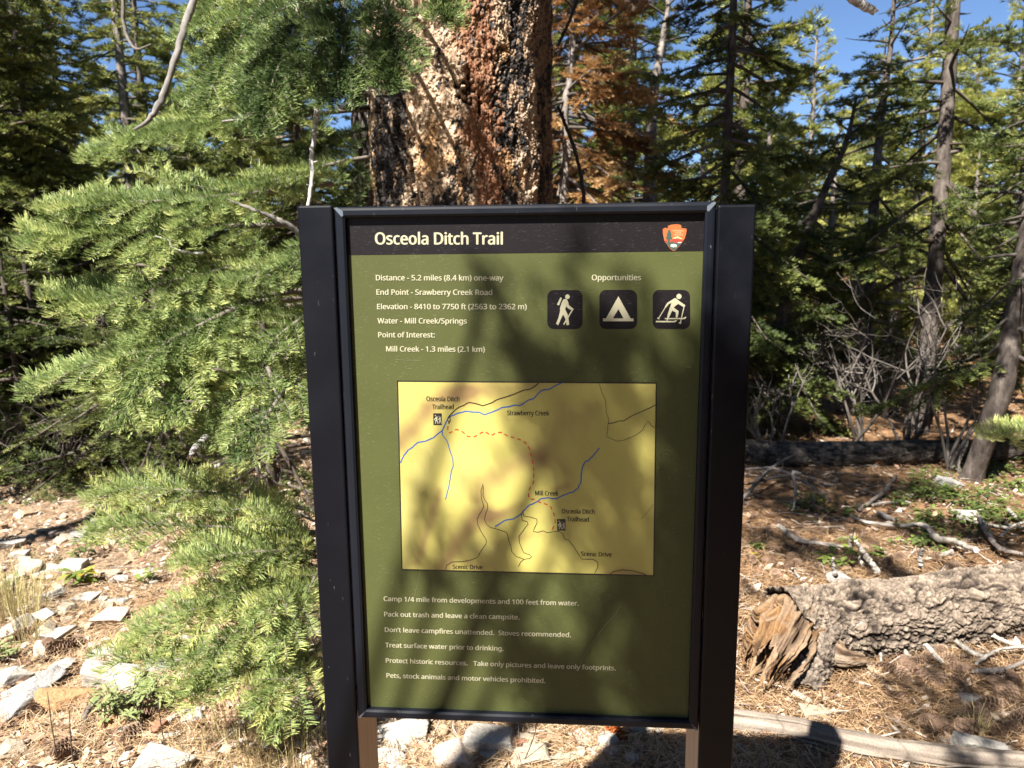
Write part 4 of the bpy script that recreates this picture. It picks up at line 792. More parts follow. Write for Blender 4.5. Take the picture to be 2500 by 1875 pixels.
# the log farther back, its bark colour darkened to deepen the shade there
dl = [G(*ZQ(x, y)) + np.array([0, 0.05, 0.075]) for x, y in ((-330, 440), (70, 445), (500, 450), (1000, 445), (1500, 430), (1930, 415), (2500, 380))]
dlp = curve_pts(dl, 260); dr = np.linspace(0.092, 0.068, 260); log2 = thing("fallen_log", "dark grey log lying across the shaded ground below the forest", "log", dlp[0])
v, f, col = bark_cyl(dlp, dr, 90, 0, log_shape((20, 6), 0.011, (0.07, 0.06, 0.053), (0.18, 0.16, 0.14), (0.02, 0.017, 0.014), 260)); mb = MB(); mb.add(v.reshape(-1, 3) - dlp[0], f); mb.build("bark", M_LOG, log2, cols=col.reshape(-1, 3))
slab("rotten_patch", [dlp[128] + [0, -.055, -.03], dlp[136] + [0, -.065, -.03], dlp[150] + [0, -.05, -.035]], [0.012, 0.026, 0.008], 0.8, 0, log2, dlp[0], 360, (0.42, 0.12, 0.02), (0.55, 0.22, 0.05), 40, 40, 0)
# the pale peeled pole
pp = [G(*ZR(x, y)) + np.array([0, 0.02, 0.03]) for x, y in ((-700, 1275), (40, 1375), (520, 1462), (1000, 1555), (1550, 1640), (2250, 1745), (2700, 1815))]
ppp = curve_pts(pp, 300); pr = np.linspace(0.034, 0.042, 300) * (1 + 0.04 * np.sin(np.linspace(0, 40, 300)))
def pole_shape(A, Sg, R):
    q = np.stack([np.cos(A) * 0.04, np.sin(A) * 0.04, Sg], -1); g = fbm(q * [90, 90, 5], 4, 420); c = fbm(q * [60, 60, 2.5], 3, 421); kn = np.zeros_like(A)
    for s0, a0 in ((0.95, 2.6), (1.28, 2.2), (1.45, 2.9), (1.7, 2.4), (0.55, 2.5)): kn = np.maximum(kn, np.exp(-((Sg - s0) / 0.012) ** 2 - ((A - a0) / 0.22) ** 2))
    ring = np.exp(-((np.mod(Sg + 0.01 * np.sin(3 * A), 0.34) - 0.1) / 0.004) ** 2)
    st = fbm(q * [14, 14, 1.6], 3, 423); col = mixc((0.13, 0.105, 0.085), (0.36, 0.305, 0.25), np.clip(0.55 + 0.8 * g + 0.5 * st, 0, 1)); col = mixc(col, (0.06, 0.045, 0.033), np.clip(smooth(0.18, 0.28, c) * 0.9 + kn + ring * 0.5, 0, 1))
    return 0.0015 * g + 0.006 * kn - 0.004 * smooth(0.18, 0.28, c), col
v, f, col = bark_cyl(ppp, pr, 120, 0, pole_shape); mb = MB(); mb.add(v.reshape(-1, 3) - ppp[0], f); o = mb.build("peeled_pole", tonemat("peeled_wood", 200, 0.3, 0.002, (1, 1, 1)), cols=col.reshape(-1, 3)); o.location = ppp[0].tolist()
tag(o, "pale smooth barkless pole lying on the litter at the lower right", "pole")

# dead branches and sticks over the litter
def up_stick(zf, base, pts, radii, label, seed, col=(0.50, 0.45, 0.40), cat="stick", lift=0.0, back=0.0):
    g = G(*zf(*base)) + np.array([0, 0, lift]); dep = (g - CAM) @ (C2W @ [0, 0, 1]); n = len(pts)
    return stick("dead_branch", [g] + [P(*zf(*p), dep + back * (k + 1) / n) for k, p in enumerate(pts)], radii, label, None, None, seed, col, cat)
def flat_stick(zf, pts, radii, label, seed, col=(0.50, 0.45, 0.40), lift=0.012):
    return stick("dead_branch", [G(*zf(x, y)) + np.array([0, 0, l]) for (x, y), l in zip(pts, lift if hasattr(lift, "__len__") else [lift] * len(pts))], radii, label, None, None, seed, col, "stick", n=60)
flat_stick(ZQ, [(860, 840), (1000, 915), (1250, 950), (1430, 985), (1530, 1090), (1650, 1110), (1740, 1180), (1830, 1250)], [.006, .009, .012, .013, .018, .016, .014, .013], "longest pale branch with a knobbly bend reaching the fallen log", 1, (0.58, 0.52, 0.45), (.02, .03, .04, .05, .06, .06, .08, .10))
flat_stick(ZQ, [(320, 940), (450, 1045), (640, 1090), (860, 1115)], [.014, .013, .011, .009], "curved pale branch on litter nearest the right sign post", 2, (0.54, 0.48, 0.42), .03)
flat_stick(ZQ, [(840, 1170), (1000, 1145), (1150, 1130)], [.009, .008, .006], "short pale stick behind the upright green seedling", 3)
flat_stick(ZQ, [(1850, 960), (1940, 1080), (2030, 1150), (2190, 1200)], [.013, .014, .012, .010], "dark crooked branch among twigs at the right edge", 4, (0.33, 0.28, 0.25), (.09, .06, .05, .05))
flat_stick(ZQ, [(2060, 970), (2140, 975), (2300, 1010)], [.006, .007, .009], "thin pale stick meeting the right edge above the crooked branch", 5, lift=.05)
flat_stick(ZQ, [(2020, 1120), (2110, 1050), (2250, 1020)], [.007, .007, .008], "pale forked twig crossing the crooked branch at the right edge", 6, (0.56, 0.52, 0.47), (.08, .1, .1))
up_stick(ZQ, (430, 800), [(445, 690), (452, 600), (430, 485), (492, 492)], [.006, .0075, .010, .010, .006], "upright grey hooked dead stem in front of the brush pile", 7, (0.50, 0.47, 0.45))
flat_stick(ZQ, [(40, 720), (200, 640), (330, 590), (440, 560)], [.012, .012, .010, .008], "thickest arching branch of the dark brush pile beside the sign post", 8, (0.20, 0.18, 0.17), (.02, .12, .16, .18))
flat_stick(ZQ, [(60, 600), (300, 620), (550, 680), (720, 740)], [.009, .009, .008, .006], "long dark branch sloping across the brush pile", 9, (0.20, 0.18, 0.17), (.12, .14, .08, .02))
flat_stick(ZQ, [(80, 640), (280, 650), (480, 650)], [.008, .008, .006], "level dark branch inside the brush pile", 10, (0.19, 0.17, 0.16), (.05, .1, .12))
up_stick(ZQ, (575, 770), [(595, 700), (600, 630)], [.006, .005, .003], "short upright dead twig right of the hooked stem", 11, (0.36, 0.33, 0.31))
flat_stick(ZQ, [(940, 800), (1040, 745), (1130, 700), (1222, 640)], [.010, .011, .010, .008], "pale branch rising to a snapped tip in the middle of the slope", 12, (0.44, 0.38, 0.33), (.02, .03, .05, .10))
flat_stick(ZQ, [(1040, 760), (1180, 755), (1335, 745)], [.008, .007, .006], "thin curved branch below the snapped tip branch", 13, lift=.02)
flat_stick(ZQ, [(1090, 840), (1160, 860), (1225, 900)], [.013, .013, .010], "short stout white stick above the longest pale branch", 14, (0.60, 0.55, 0.50), .02)
flat_stick(ZQ, [(1700, 910), (1850, 935), (2100, 990)], [.006, .008, .008], "faint grey twig beyond the dark crooked branch", 15, (0.42, 0.38, 0.34), .04)
up_stick(ZQ, (2230, 900), [(2150, 830), (2085, 765)], [.010, .010, .008], "pale branch slanting up from the right edge", 16, (0.54, 0.50, 0.46))
up_stick(ZQ, (1715, 500), [(1705, 430), (1730, 350), (1770, 270), (1775, 180)], [.012, .011, .010, .009, .008], "thin bent grey stem standing in front of the dark log", 17, (0.30, 0.27, 0.25))
up_stick(ZQ, (868, 1110), [(870, 1040), (882, 970)], [.010, .010, .009], "short dark stub standing in the litter by green seedlings", 18, (0.22, 0.18, 0.15))
flat_stick(ZQ, [(1560, 1180), (1650, 1160)], [.010, .012], "short thick stick left of the longest branch's end", 19, (0.56, 0.50, 0.44), .03)
flat_stick(ZR, [(1790, 590), (1900, 690), (2060, 750), (2280, 800)], [.012, .009, .008, .006], "pale curved branch below the log at the right edge", 20, (0.54, 0.48, 0.41), (.08, .06, .04, .03))
flat_stick(ZR, [(1600, 700), (1800, 800), (1950, 850)], [.009, .010, .009], "grey branch angling down from under the fallen log", 21, (0.50, 0.45, 0.39), (.05, .03, .02))
flat_stick(ZR, [(1850, 900), (2000, 850), (2230, 815)], [.006, .006, .006], "thin grey branch rising to the right edge below the log", 22, (0.52, 0.47, 0.42), (.03, .05, .06))
flat_stick(ZR, [(1830, 960), (2000, 950), (2120, 915), (2250, 870)], [.008, .009, .008, .006], "dark branch lying in the shade below the log", 23, (0.30, 0.26, 0.23), .03)
flat_stick(ZR, [(1140, 1010), (1260, 1085)], [.006, .005], "small pale stick among cones under the rotten root", 24, (0.60, 0.52, 0.42))
flat_stick(ZR, [(400, 1260), (540, 1320)], [.008, .006], "small pale splinter just above the peeled pole", 25, (0.62, 0.55, 0.46))
flat_stick(ZR, [(490, 1095), (600, 1150)], [.012, .010], "pale chunk of wood below the rotten orange end", 26, (0.60, 0.52, 0.42))
flat_stick(ZB_, [(565, 1100), (600, 1000), (690, 930)], [.007, .008, .006], "curved dark stick at the foot of the sage plant", 27, (0.22, 0.19, 0.17), (.01, .03, .05))
flat_stick(ZB_, [(1310, 860), (1390, 770), (1500, 650)], [.005, .007, .006], "straight grey stick poking from under the low fir foliage", 28, (0.52, 0.50, 0.48), (.01, .05, .10))
flat_stick(ZB_, [(780, 1120), (880, 1070), (960, 1045)], [.006, .006, .005], "thin white stick below the small orange stone", 29, (0.62, 0.57, 0.50))
flat_stick(ZB_, [(1140, 1030), (1250, 985), (1390, 960)], [.008, .010, .007], "pale split stick right of the red brown stone", 30, (0.58, 0.52, 0.45), .02)
flat_stick(ZB_, [(1080, 1140), (1150, 1125), (1220, 1110)], [.008, .009, .006], "short white stick below the red brown stone", 31, (0.62, 0.56, 0.48))
up_stick(Z6, (70, 1700), [(130, 1540), (180, 1410), (215, 1290)], [.0016, .0014, .0012, .001], "thin black bare stem rising in front of the frame bottom", 32, (0.05, 0.04, 0.035), "stem")
for k, (bx, by, tx2, ty2) in enumerate(((400, 1320, 320, 800), (500, 1320, 468, 930), (1120, 1210, 1060, 790))):
    up_stick(ZB_, (bx, by), [((bx + tx2) / 2 - 6, (by + ty2) / 2), (tx2, ty2)], [.002, .0018, .001], ("tallest thin dark bare stem in front of the orange boulder", "shorter thin dark bare stem below the orange boulder", "thin dark bare stem in front of the red brown stone")[k], 40 + k, (0.10, 0.07, 0.05), "stem")

# pine cones
def cone_mesh(seed, col_shift=0.0):
    rg = np.random.default_rng(seed); mb = MB(); L = 0.085; n = 78
    for k in range(n):
        t = (k + 0.5) / n; a = k * 2.39996; r = 0.022 * math.sin(math.pi * min(1, t * 0.93 + 0.10)) ** 0.8 + 0.003; z = L * (t - 0.5)
        d = np.array([math.cos(a), math.sin(a), 0]); sd = np.array([-math.sin(a), math.cos(a), 0]); op = math.radians(25 + 50 * t)
        out = d * math.cos(op) + np.array([0, 0, 1]) * math.sin(op); l = 0.017 * (0.6 + 0.6 * math.sin(math.pi * t)); w = 0.0095 * (0.6 + 0.5 * math.sin(math.pi * t)); b0 = d * r * 0.45 + [0, 0, z]; nn = np.cross(sd, out)
        v = [b0 - sd * w * .4, b0 + sd * w * .4, b0 + out * l * .7 + sd * w, b0 + out * l * .7 - sd * w, b0 + out * l + sd * w * .4 + nn * .002, b0 + out * l - sd * w * .4 + nn * .002, b0 + out * l * .7 - nn * .0045]
        mb.add(v, [(0, 1, 2, 3), (3, 2, 4, 5)], 0, 0.25 + 0.3 * rg.random()); mb.add(np.array(v), [(2, 6, 4), (4, 6, 5), (5, 6, 3), (1, 6, 2), (0, 3, 6), (0, 6, 1)], 0, np.array([0.1, 0.1, 0.5, 0.5, 0.95, 0.95, 0.35]) * (0.7 + 0.3 * rg.random()))
    return mb.mesh("pine_cone", [M_CONE], smooth_faces=False)
M_CONE = foliage("cone_scales", [(0, (0.045, 0.025, 0.016)), (0.4, (0.13, 0.080, 0.052)), (0.75, (0.26, 0.175, 0.12)), (1, (0.44, 0.35, 0.27))], 0.0, 0.75, 0.3)
CM = [cone_mesh(k) for k in range(4)]; rg = np.random.default_rng(77)
def cone_at(x, y, zf, label, group, s=1.0):
    o = bpy.data.objects.new("pine_cone", CM[int(rg.integers(4))]); scene.collection.objects.link(o); g = G(*zf(x, y)); o.location = (g[0], g[1], g[2] + 0.02 * s)
    o.rotation_euler = (math.pi / 2 + rg.normal(0, 0.35), rg.random() * 6, rg.random() * 6.28); k = s * rg.uniform(0.75, 1.15); o.scale = (k, k, k); tag(o, label, "pine cone", group); return o
GP = "pine cones strewn around the fallen log and pole"; LB = "brown open pine cone in the needle litter around the logs"
for x, y in ((280, 1400), (390, 1410), (520, 1420), (330, 1370), (1560, 1350), (1480, 1310), (1630, 1370), (1580, 800), (1650, 850), (1500, 830), (1240, 830), (1330, 900), (1420, 870), (1720, 930), (1900, 1300), (1830, 1250), (1960, 1180), (2050, 1080), (2130, 1010), (2090, 1130), (1980, 1020), (2040, 640), (2110, 600), (2160, 660), (2180, 1300), (2110, 1390), (1260, 1130), (1300, 960), (1180, 920), (1460, 960), (1550, 1010), (1690, 1010), (660, 60), (500, 120), (300, 110), (180, 90), (1280, 60), (1180, 110), (1540, 60)):
    cone_at(x, y, ZR, LB, GP)
cone_at(1760, 1390, ZR, "reddish brown splayed pine cone above the right end of the peeled pole", None, 1.25)
for k in range(26):
    x, y = rg.uniform(250, 2150), rg.uniform(880, 1330); cone_at(x, y, ZQ, LB, GP, 0.9)
GL = "pine cones among the stones on the left"; LL = "brown pine cone among needles and white stones on the left"
for x, y in ((110, 430), (330, 520), (400, 550), (450, 530), (510, 500), (240, 930), (440, 1230), (480, 1290), (150, 450), (900, 1110)): cone_at(x, y, ZB_, LL, GL)
cone_at(985, 1010, ZB_, "rusty brown upright pine cone beside the sage plant", None, 1.0)
o = cone_at(890, 1415, Z6, "orange red cone under the middle of the sign frame", None, 0.9)
me = o.data.copy(); me.materials[0] = foliage("orange_cone", [(0, (0.25, 0.06, 0.015)), (1, (0.60, 0.20, 0.05))], 0, 0.8, 0.2); o.data = me
# ------------------------------------------------------------------ needles, twigs and conifers
def needle_faces(seg, dirs, lens, up, tint, per_m, nl, nw, spread=1.0, lift=0.35, fwd=0.5, bent=True, rg=None, tipglow=0.25, bare=0.0):
    """needles along many twig segments: returns verts, faces, tints"""
    cnt = np.maximum(1, (lens * per_m).astype(int)); k = np.repeat(np.arange(len(lens)), cnt); n = len(k)
    s = bare + (1 - bare) * rg.random(n); d = dirs[k]; sd = nrm(np.cross(d, up[k])); u = np.cross(sd, d)
    side = np.where(rg.random(n) < 0.5, -1.0, 1.0); th = np.radians(rg.uniform(-8, 62, n)) * spread
    out = sd * (side * np.cos(th))[:, None] + u * np.sin(th)[:, None]
    nd = nrm(out + d * (fwd + rg.normal(0, 0.10, n) + 0.5 * smooth(0.85, 1, s))[:, None]); L = nl * rg.uniform(0.65, 1.1, n) * (1 - 0.35 * smooth(0.8, 1.0, s))
    p = seg[k] + d * (lens[k] * s)[:, None]; w = nrm(np.cross(nd, u) + 0.3 * rg.normal(size=(n, 3))) * (nw * 0.5)
    tt = np.clip(tint[k] + rg.normal(0, 0.13, n) + tipglow * smooth(0.6, 1, s), 0, 1)
    if bent:
        c = nrm(u + d * 0.6); mid = p + nd * (L * 0.55)[:, None]; tip = p + nd * L[:, None] * 0.96 + c * (L * lift)[:, None]
        v = np.stack([p - w * .7, p + w * .7, mid - w, mid + w, tip - w * .55, tip + w * .55], 1).reshape(-1, 3); i = np.arange(n)[:, None] * 6
        return v, np.concatenate([i + [0, 1, 3, 2], i + [2, 3, 5, 4]]), np.repeat(tt, 6)
    tip = p + nd * L[:, None] + u * (L * lift * .5)[:, None]
    v = np.stack([p - w, p + w, tip], 1).reshape(-1, 3); return v, np.arange(n * 3).reshape(n, 3), np.repeat(tt, 3)
def spokes(mb, a, d, l, r0, r1, mat, tint, sides=3):          # many straight twigs at once
    n = len(a); ref = np.where(np.abs(d[:, 2:3]) < 0.9, [[0, 0, 1.0]], [[1.0, 0, 0]]); u = nrm(np.cross(d, ref)); w = np.cross(d, u); vs = []
    for q in range(sides):
        t = 2 * np.pi * q / sides; o = u * math.cos(t) + w * math.sin(t); vs.append(a + o * np.reshape(r0, (-1, 1)))
    for q in range(sides):
        t = 2 * np.pi * q / sides; o = u * math.cos(t) + w * math.sin(t); vs.append(a + d * l[:, None] + o * np.reshape(r1, (-1, 1)))
    v = np.stack(vs, 1).reshape(-1, 3); i = np.arange(n)[:, None] * (2 * sides)
    f = np.concatenate([i + [q, (q + 1) % sides, sides + (q + 1) % sides, sides + q] for q in range(sides)]); mb.add(v, f, mat, np.repeat(np.broadcast_to(tint, (n,)), 2 * sides))

FIR = [(0.0, (0.034, 0.064, 0.022)), (0.3, (0.085, 0.130, 0.044)), (0.6, (0.195, 0.265, 0.088)), (0.85, (0.345, 0.41, 0.145)), (1.0, (0.48, 0.50, 0.19))]
M_FIR = foliage("fir_needles", FIR, 0.30, 0.45, 0.3)
M_FIRB = foliage("blue_fir_needles", [(0.0, (0.06, 0.10, 0.040)), (0.35, (0.17, 0.235, 0.085)), (0.65, (0.29, 0.355, 0.125)), (1.0, (0.46, 0.46, 0.16))], 0.30, 0.45, 0.3)
M_DARKFIR = foliage("far_fir_needles", [(0.0, (0.035, 0.058, 0.018)), (0.4, (0.13, 0.165, 0.046)), (0.75, (0.27, 0.295, 0.085)), (1.0, (0.40, 0.40, 0.13))], 0.28, 0.5, 0.3)
M_PINE = foliage("pine_needles", [(0.0, (0.06, 0.085, 0.022)), (0.4, (0.21, 0.24, 0.058)), (0.75, (0.36, 0.375, 0.10)), (1.0, (0.46, 0.45, 0.15))], 0.35, 0.5, 0.3)
M_BROWN = foliage("dead_needles", [(0.0, (0.060, 0.028, 0.014)), (0.4, (0.21, 0.10, 0.042)), (0.75, (0.44, 0.25, 0.10)), (1.0, (0.56, 0.38, 0.18))], 0.30, 0.6, 0.2)
M_GREY = foliage("grey_twigs", [(0.0, (0.025, 0.020, 0.017)), (0.5, (0.085, 0.073, 0.064)), (1.0, (0.23, 0.205, 0.185))], 0.0, 0.85, 0.2)
M_BRANCH = foliage("branch_bark", [(0.0, (0.022, 0.017, 0.014)), (0.5, (0.085, 0.068, 0.055)), (1.0, (0.24, 0.21, 0.185))], 0.0, 0.85, 0.2)
def bark_stops(lo, mid, hi): return [(0.30, lo), (0.5, mid), (0.72, hi)]
M_FIRBARK = barkmat("fir_bark", bark_stops((0.025, 0.020, 0.017), (0.080, 0.066, 0.057), (0.17, 0.145, 0.128)), 26, (1, 1, 0.35), 0.8, 0.012)
M_PALEBARK = barkmat("pale_bark", bark_stops((0.07, 0.058, 0.05), (0.19, 0.165, 0.145), (0.33, 0.295, 0.265)), 22, (1, 1, 0.4), 0.6, 0.01)

def trunk_tube(mb, pts, rad, seed, sides=14, n=60):
    p = curve_pts(pts, n); r = np.interp(np.linspace(0, 1, n), np.linspace(0, 1, len(rad)), rad)
    t = nrm(np.gradient(p, axis=0)); u = nrm(np.cross(t, [0, 1.0, 0])); w = np.cross(t, u); a = np.linspace(0, 2 * np.pi, sides, endpoint=False)
    q = np.stack([np.broadcast_to(np.cos(a), (n, sides)), np.broadcast_to(np.sin(a), (n, sides)), np.broadcast_to(np.linspace(0, 6, n)[:, None], (n, sides))], -1)
    R = r[:, None] * (1 + 0.14 * fbm(q * [1.5, 1.5, 1.5], 3, seed)); R[0] *= 1.25; R[1] *= 1.1
    v = p[:, None] + R[..., None] * (np.cos(a)[:, None] * u[:, None] + np.sin(a)[:, None] * w[:, None])
    i = np.arange(n - 1)[:, None] * sides; j = np.arange(sides)[None]; k = (j + 1) % sides
    mb.add(v.reshape(-1, 3), np.stack([i + j, i + k, i + sides + k, i + sides + j], -1).reshape(-1, 4)); return p, r
def crown(seed, trunk, h0, h1, R, per_m=16, profile=0.85, elev=(-22, 18), droop=0.28, per_twig=270, nl=0.040, nw=0.0095, tint=(0.25, 0.6), twig_step=0.085, gap=0.25, sub=True, dead=0.0, dmat=None, bent=False, side_bias=None):
    """limbs and foliage of one conifer around trunk points; returns (limbs, foliage)"""
    rg = np.random.default_rng(seed); lb, fo = MB(), MB(); zt = trunk[:, 2]; nb = int((h1 - h0) * per_m)
    z = h0 + (h1 - h0) * (np.arange(nb) + rg.random(nb)) / nb; bx = np.interp(z, zt, trunk[:, 0]); by = np.interp(z, zt, trunk[:, 1]); q = (z - h0) / (h1 - h0)
    az = np.arange(nb) * 2.39996 + rg.normal(0, 0.5, nb); L = R * np.clip(1 - q, 0.0, 1) ** profile * rg.uniform(0.55, 1.1, nb) + 0.12
    if side_bias is not None: L = L * (1 + side_bias[1] * np.cos(az - side_bias[0]))
    az = az + 0.4 * rg.normal(size=nb); el = np.radians(elev[0] + (elev[1] - elev[0]) * q + rg.normal(0, 13, nb)); dr = droop * (1 - 0.5 * q) * rg.uniform(0.6, 1.3, nb)
    d0 = np.stack([np.cos(az) * np.cos(el), np.sin(az) * np.cos(el), np.sin(el)], 1); base = np.stack([bx, by, z], 1); bt = rg.uniform(tint[0], tint[1], nb)
    def at(k, s): return base[k] + d0[k] * (L[k] * s)[:, None] + np.array([0, 0, 1.0]) * ((-dr[k] * s ** 2 + 0.55 * dr[k] * s ** 4) * L[k])[:, None]
    ss = np.linspace(0, 1, 7)
    for k in range(nb):
        kk = np.full(7, k); tube(lb, at(kk, ss), np.linspace(0.010 + 0.010 * L[k], 0.002, 7), 5, 0, 0.25 + 0.5 * rg.random(), False)
    alive = rg.random(nb) >= dead
    m = np.maximum(2, (L / twig_step).astype(int)) * 2; k = np.repeat(np.arange(nb), m); s = gap + (1 - gap) * rg.random(len(k)); keep = alive[k]; k, s = k[keep], s[keep]
    t0 = at(k, s); td = nrm(at(k, np.minimum(s + 0.05, 1.05)) - at(k, s - 0.02)); sd = nrm(np.cross(td, [0, 0, 1.0])); sgn = np.where(rg.random(len(k)) < 0.5, -1.0, 1.0)
    dd = nrm(td * 0.75 + sd * (sgn * rg.uniform(0.5, 1.0, len(k)))[:, None] + np.stack([s * 0, s * 0, rg.normal(-0.22, 0.28, len(k))], 1))
    tl = np.clip((0.10 + 0.38 * L[k] * (1.08 - s)) * rg.uniform(0.6, 1.2, len(k)), 0.05, 0.55); tint_t = np.clip(bt[k] + rg.normal(0, 0.08, len(k)), 0, 1)
    spokes(lb, t0, dd, tl, 0.0022, 0.001, 0, 0.35)
    up = nrm(np.tile([0, 0, 1.0], (len(k), 1)) + rg.normal(0, 0.25, (len(k), 3)))
    S0, SD, SL, SU, ST = [t0], [dd], [tl], [up], [tint_t]
    if sub:
        mm = np.maximum(1, (tl / 0.075).astype(int)); j = np.repeat(np.arange(len(k)), mm); sj = 0.15 + 0.8 * rg.random(len(j)); s2 = nrm(np.cross(dd[j], up[j])); g2 = np.where(rg.random(len(j)) < 0.5, -1.0, 1.0)
        d2 = nrm(dd[j] * 0.8 + s2 * (g2 * 0.8)[:, None] + np.stack([sj * 0, sj * 0, rg.normal(-0.06, 0.2, len(j))], 1)); l2 = np.clip(tl[j] * (1 - sj) * 0.75, 0.03, 0.2)
        S0.append(t0[j] + dd[j] * (tl[j] * sj)[:, None]); SD.append(d2); SL.append(l2); SU.append(up[j]); ST.append(np.clip(tint_t[j] + 0.06, 0, 1))
    a0, ad, al, au, at_ = [np.concatenate(x) for x in (S0, SD, SL, SU, ST)]
    if len(a0): add_needles(fo, a0, ad, al, au, at_, per_twig, nl, nw, bent, rg)
    return lb, fo
def add_needles(fo, a0, ad, al, au, at_, per, nl, nw, bent, rg, fwdv=0.55, **kw):
    v, f, t = needle_faces(a0, ad, al, au, at_, per, nl, nw, 1.0, 0.38 if bent else 0.3, fwdv, bent, rg, **kw); fo.add(v, f, 0, t)
def pathD(pts, dep):                                   # trunk line through picture points at one distance
    return [D(x, y, d) for (x, y), d in zip(pts, dep if hasattr(dep, "__len__") else [dep] * len(pts))]
def conifer(name, label, base, top, r0, seed, mats, group=None, trunkpts=None, h0=0.5, R=1.2, r1=0.012, **kw):
    pts = trunkpts if trunkpts is not None else [base, base * 0.5 + top * 0.5 + [0.02, 0, 0], top]; pts = np.array(pts); org = pts[0].copy()
    root = thing(name, label, "tree", org, group); mb = MB(); n = len(pts); p, r = trunk_tube(mb, pts - org, np.linspace(r0, r1, n), seed)
    mb.build("trunk", mats[0], root)
    zs_ = p[:, 2]; lb, fo = crown(seed + 1, p, max(h0, 0.02), zs_[-1] - 0.03, R, **kw)
    lb.build("limbs", mats[1], root)
    if fo.n: fo.build("crown", mats[2], root, smooth_faces=False)
    return root
# ------------------------------------------------------------------ the forest
def ground_at(x_disp, depth):                          # trunk foot under a picture column at a distance
    q = D(x_disp, 640, depth); q[2] = float(gz(q[0], q[1])); return q
def upto(foot, dx, h): return foot + np.array([dx, 0, h])
FM = (M_FIRBARK, M_BRANCH, M_DARKFIR)
def fir(x, dep, H, R, r0, label, seed, group=None, dx=0.0, mats=FM, **kw):
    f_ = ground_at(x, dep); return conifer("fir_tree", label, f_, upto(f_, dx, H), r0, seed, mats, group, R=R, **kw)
# left side: shade is put into lower needle tints of the dark firs
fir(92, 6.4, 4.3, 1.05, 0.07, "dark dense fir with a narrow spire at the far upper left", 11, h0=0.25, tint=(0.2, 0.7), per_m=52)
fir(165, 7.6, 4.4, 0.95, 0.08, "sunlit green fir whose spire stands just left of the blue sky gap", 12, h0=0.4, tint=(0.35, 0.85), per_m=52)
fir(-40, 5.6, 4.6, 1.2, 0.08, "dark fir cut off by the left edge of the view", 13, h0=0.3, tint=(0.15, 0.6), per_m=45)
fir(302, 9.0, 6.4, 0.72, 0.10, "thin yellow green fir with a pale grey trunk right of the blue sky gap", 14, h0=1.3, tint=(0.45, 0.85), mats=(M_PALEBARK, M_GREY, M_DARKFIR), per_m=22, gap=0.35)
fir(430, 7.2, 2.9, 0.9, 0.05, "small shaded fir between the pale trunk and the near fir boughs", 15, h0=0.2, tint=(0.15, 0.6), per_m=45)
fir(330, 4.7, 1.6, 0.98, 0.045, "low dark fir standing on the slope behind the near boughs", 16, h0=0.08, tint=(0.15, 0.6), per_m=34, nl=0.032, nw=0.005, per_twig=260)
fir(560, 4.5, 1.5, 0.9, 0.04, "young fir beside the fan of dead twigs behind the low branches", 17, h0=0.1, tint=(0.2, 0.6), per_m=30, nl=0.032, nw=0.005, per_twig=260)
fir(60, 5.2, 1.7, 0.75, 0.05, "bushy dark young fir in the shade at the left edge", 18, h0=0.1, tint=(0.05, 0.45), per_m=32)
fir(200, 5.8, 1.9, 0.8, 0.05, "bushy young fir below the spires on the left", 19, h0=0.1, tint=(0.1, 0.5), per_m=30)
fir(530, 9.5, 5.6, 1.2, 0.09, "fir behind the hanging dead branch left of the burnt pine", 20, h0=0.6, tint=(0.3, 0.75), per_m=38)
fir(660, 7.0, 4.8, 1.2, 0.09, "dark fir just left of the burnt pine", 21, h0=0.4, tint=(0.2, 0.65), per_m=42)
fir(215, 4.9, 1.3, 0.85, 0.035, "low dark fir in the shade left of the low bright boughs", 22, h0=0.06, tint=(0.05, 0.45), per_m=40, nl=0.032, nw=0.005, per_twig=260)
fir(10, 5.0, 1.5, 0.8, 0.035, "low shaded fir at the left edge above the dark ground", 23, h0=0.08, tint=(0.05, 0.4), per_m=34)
# the dead brown fir right of the burnt pine
bt_ = pathD([(1216, 760), (1218, 560), (1214, 440), (1226, 330), (1218, 250), (1236, 120), (1240, -150), (1255, -420)], 6.9); bt_[0][2] = float(gz(bt_[0][0], bt_[0][1]))
conifer("dead_fir", "dead fir with rust brown needles and a grey trunk beside the burnt pine", None, None, 0.08, 30, (M_PALEBARK, M_GREY, M_BROWN), trunkpts=bt_, h0=0.55, R=1.25, per_m=42, tint=(0.15, 0.9), per_twig=320, nl=0.036, nw=0.009, dead=0.1, side_bias=(0.2, 0.35), droop=0.45)
bt2 = pathD([(1398, 700), (1402, 440), (1408, 250), (1420, 150), (1440, 30), (1455, -120)], 7.6); bt2[0][2] = float(gz(bt2[0][0], bt2[0][1]))
conifer("dead_snag", "bleached forked snag with bare twigs behind the dead brown fir", None, None, 0.085, 31, (M_PALEBARK, M_GREY, M_BROWN), trunkpts=bt2, h0=1.2, R=1.0, per_m=14, dead=0.8, tint=(0.3, 0.6))
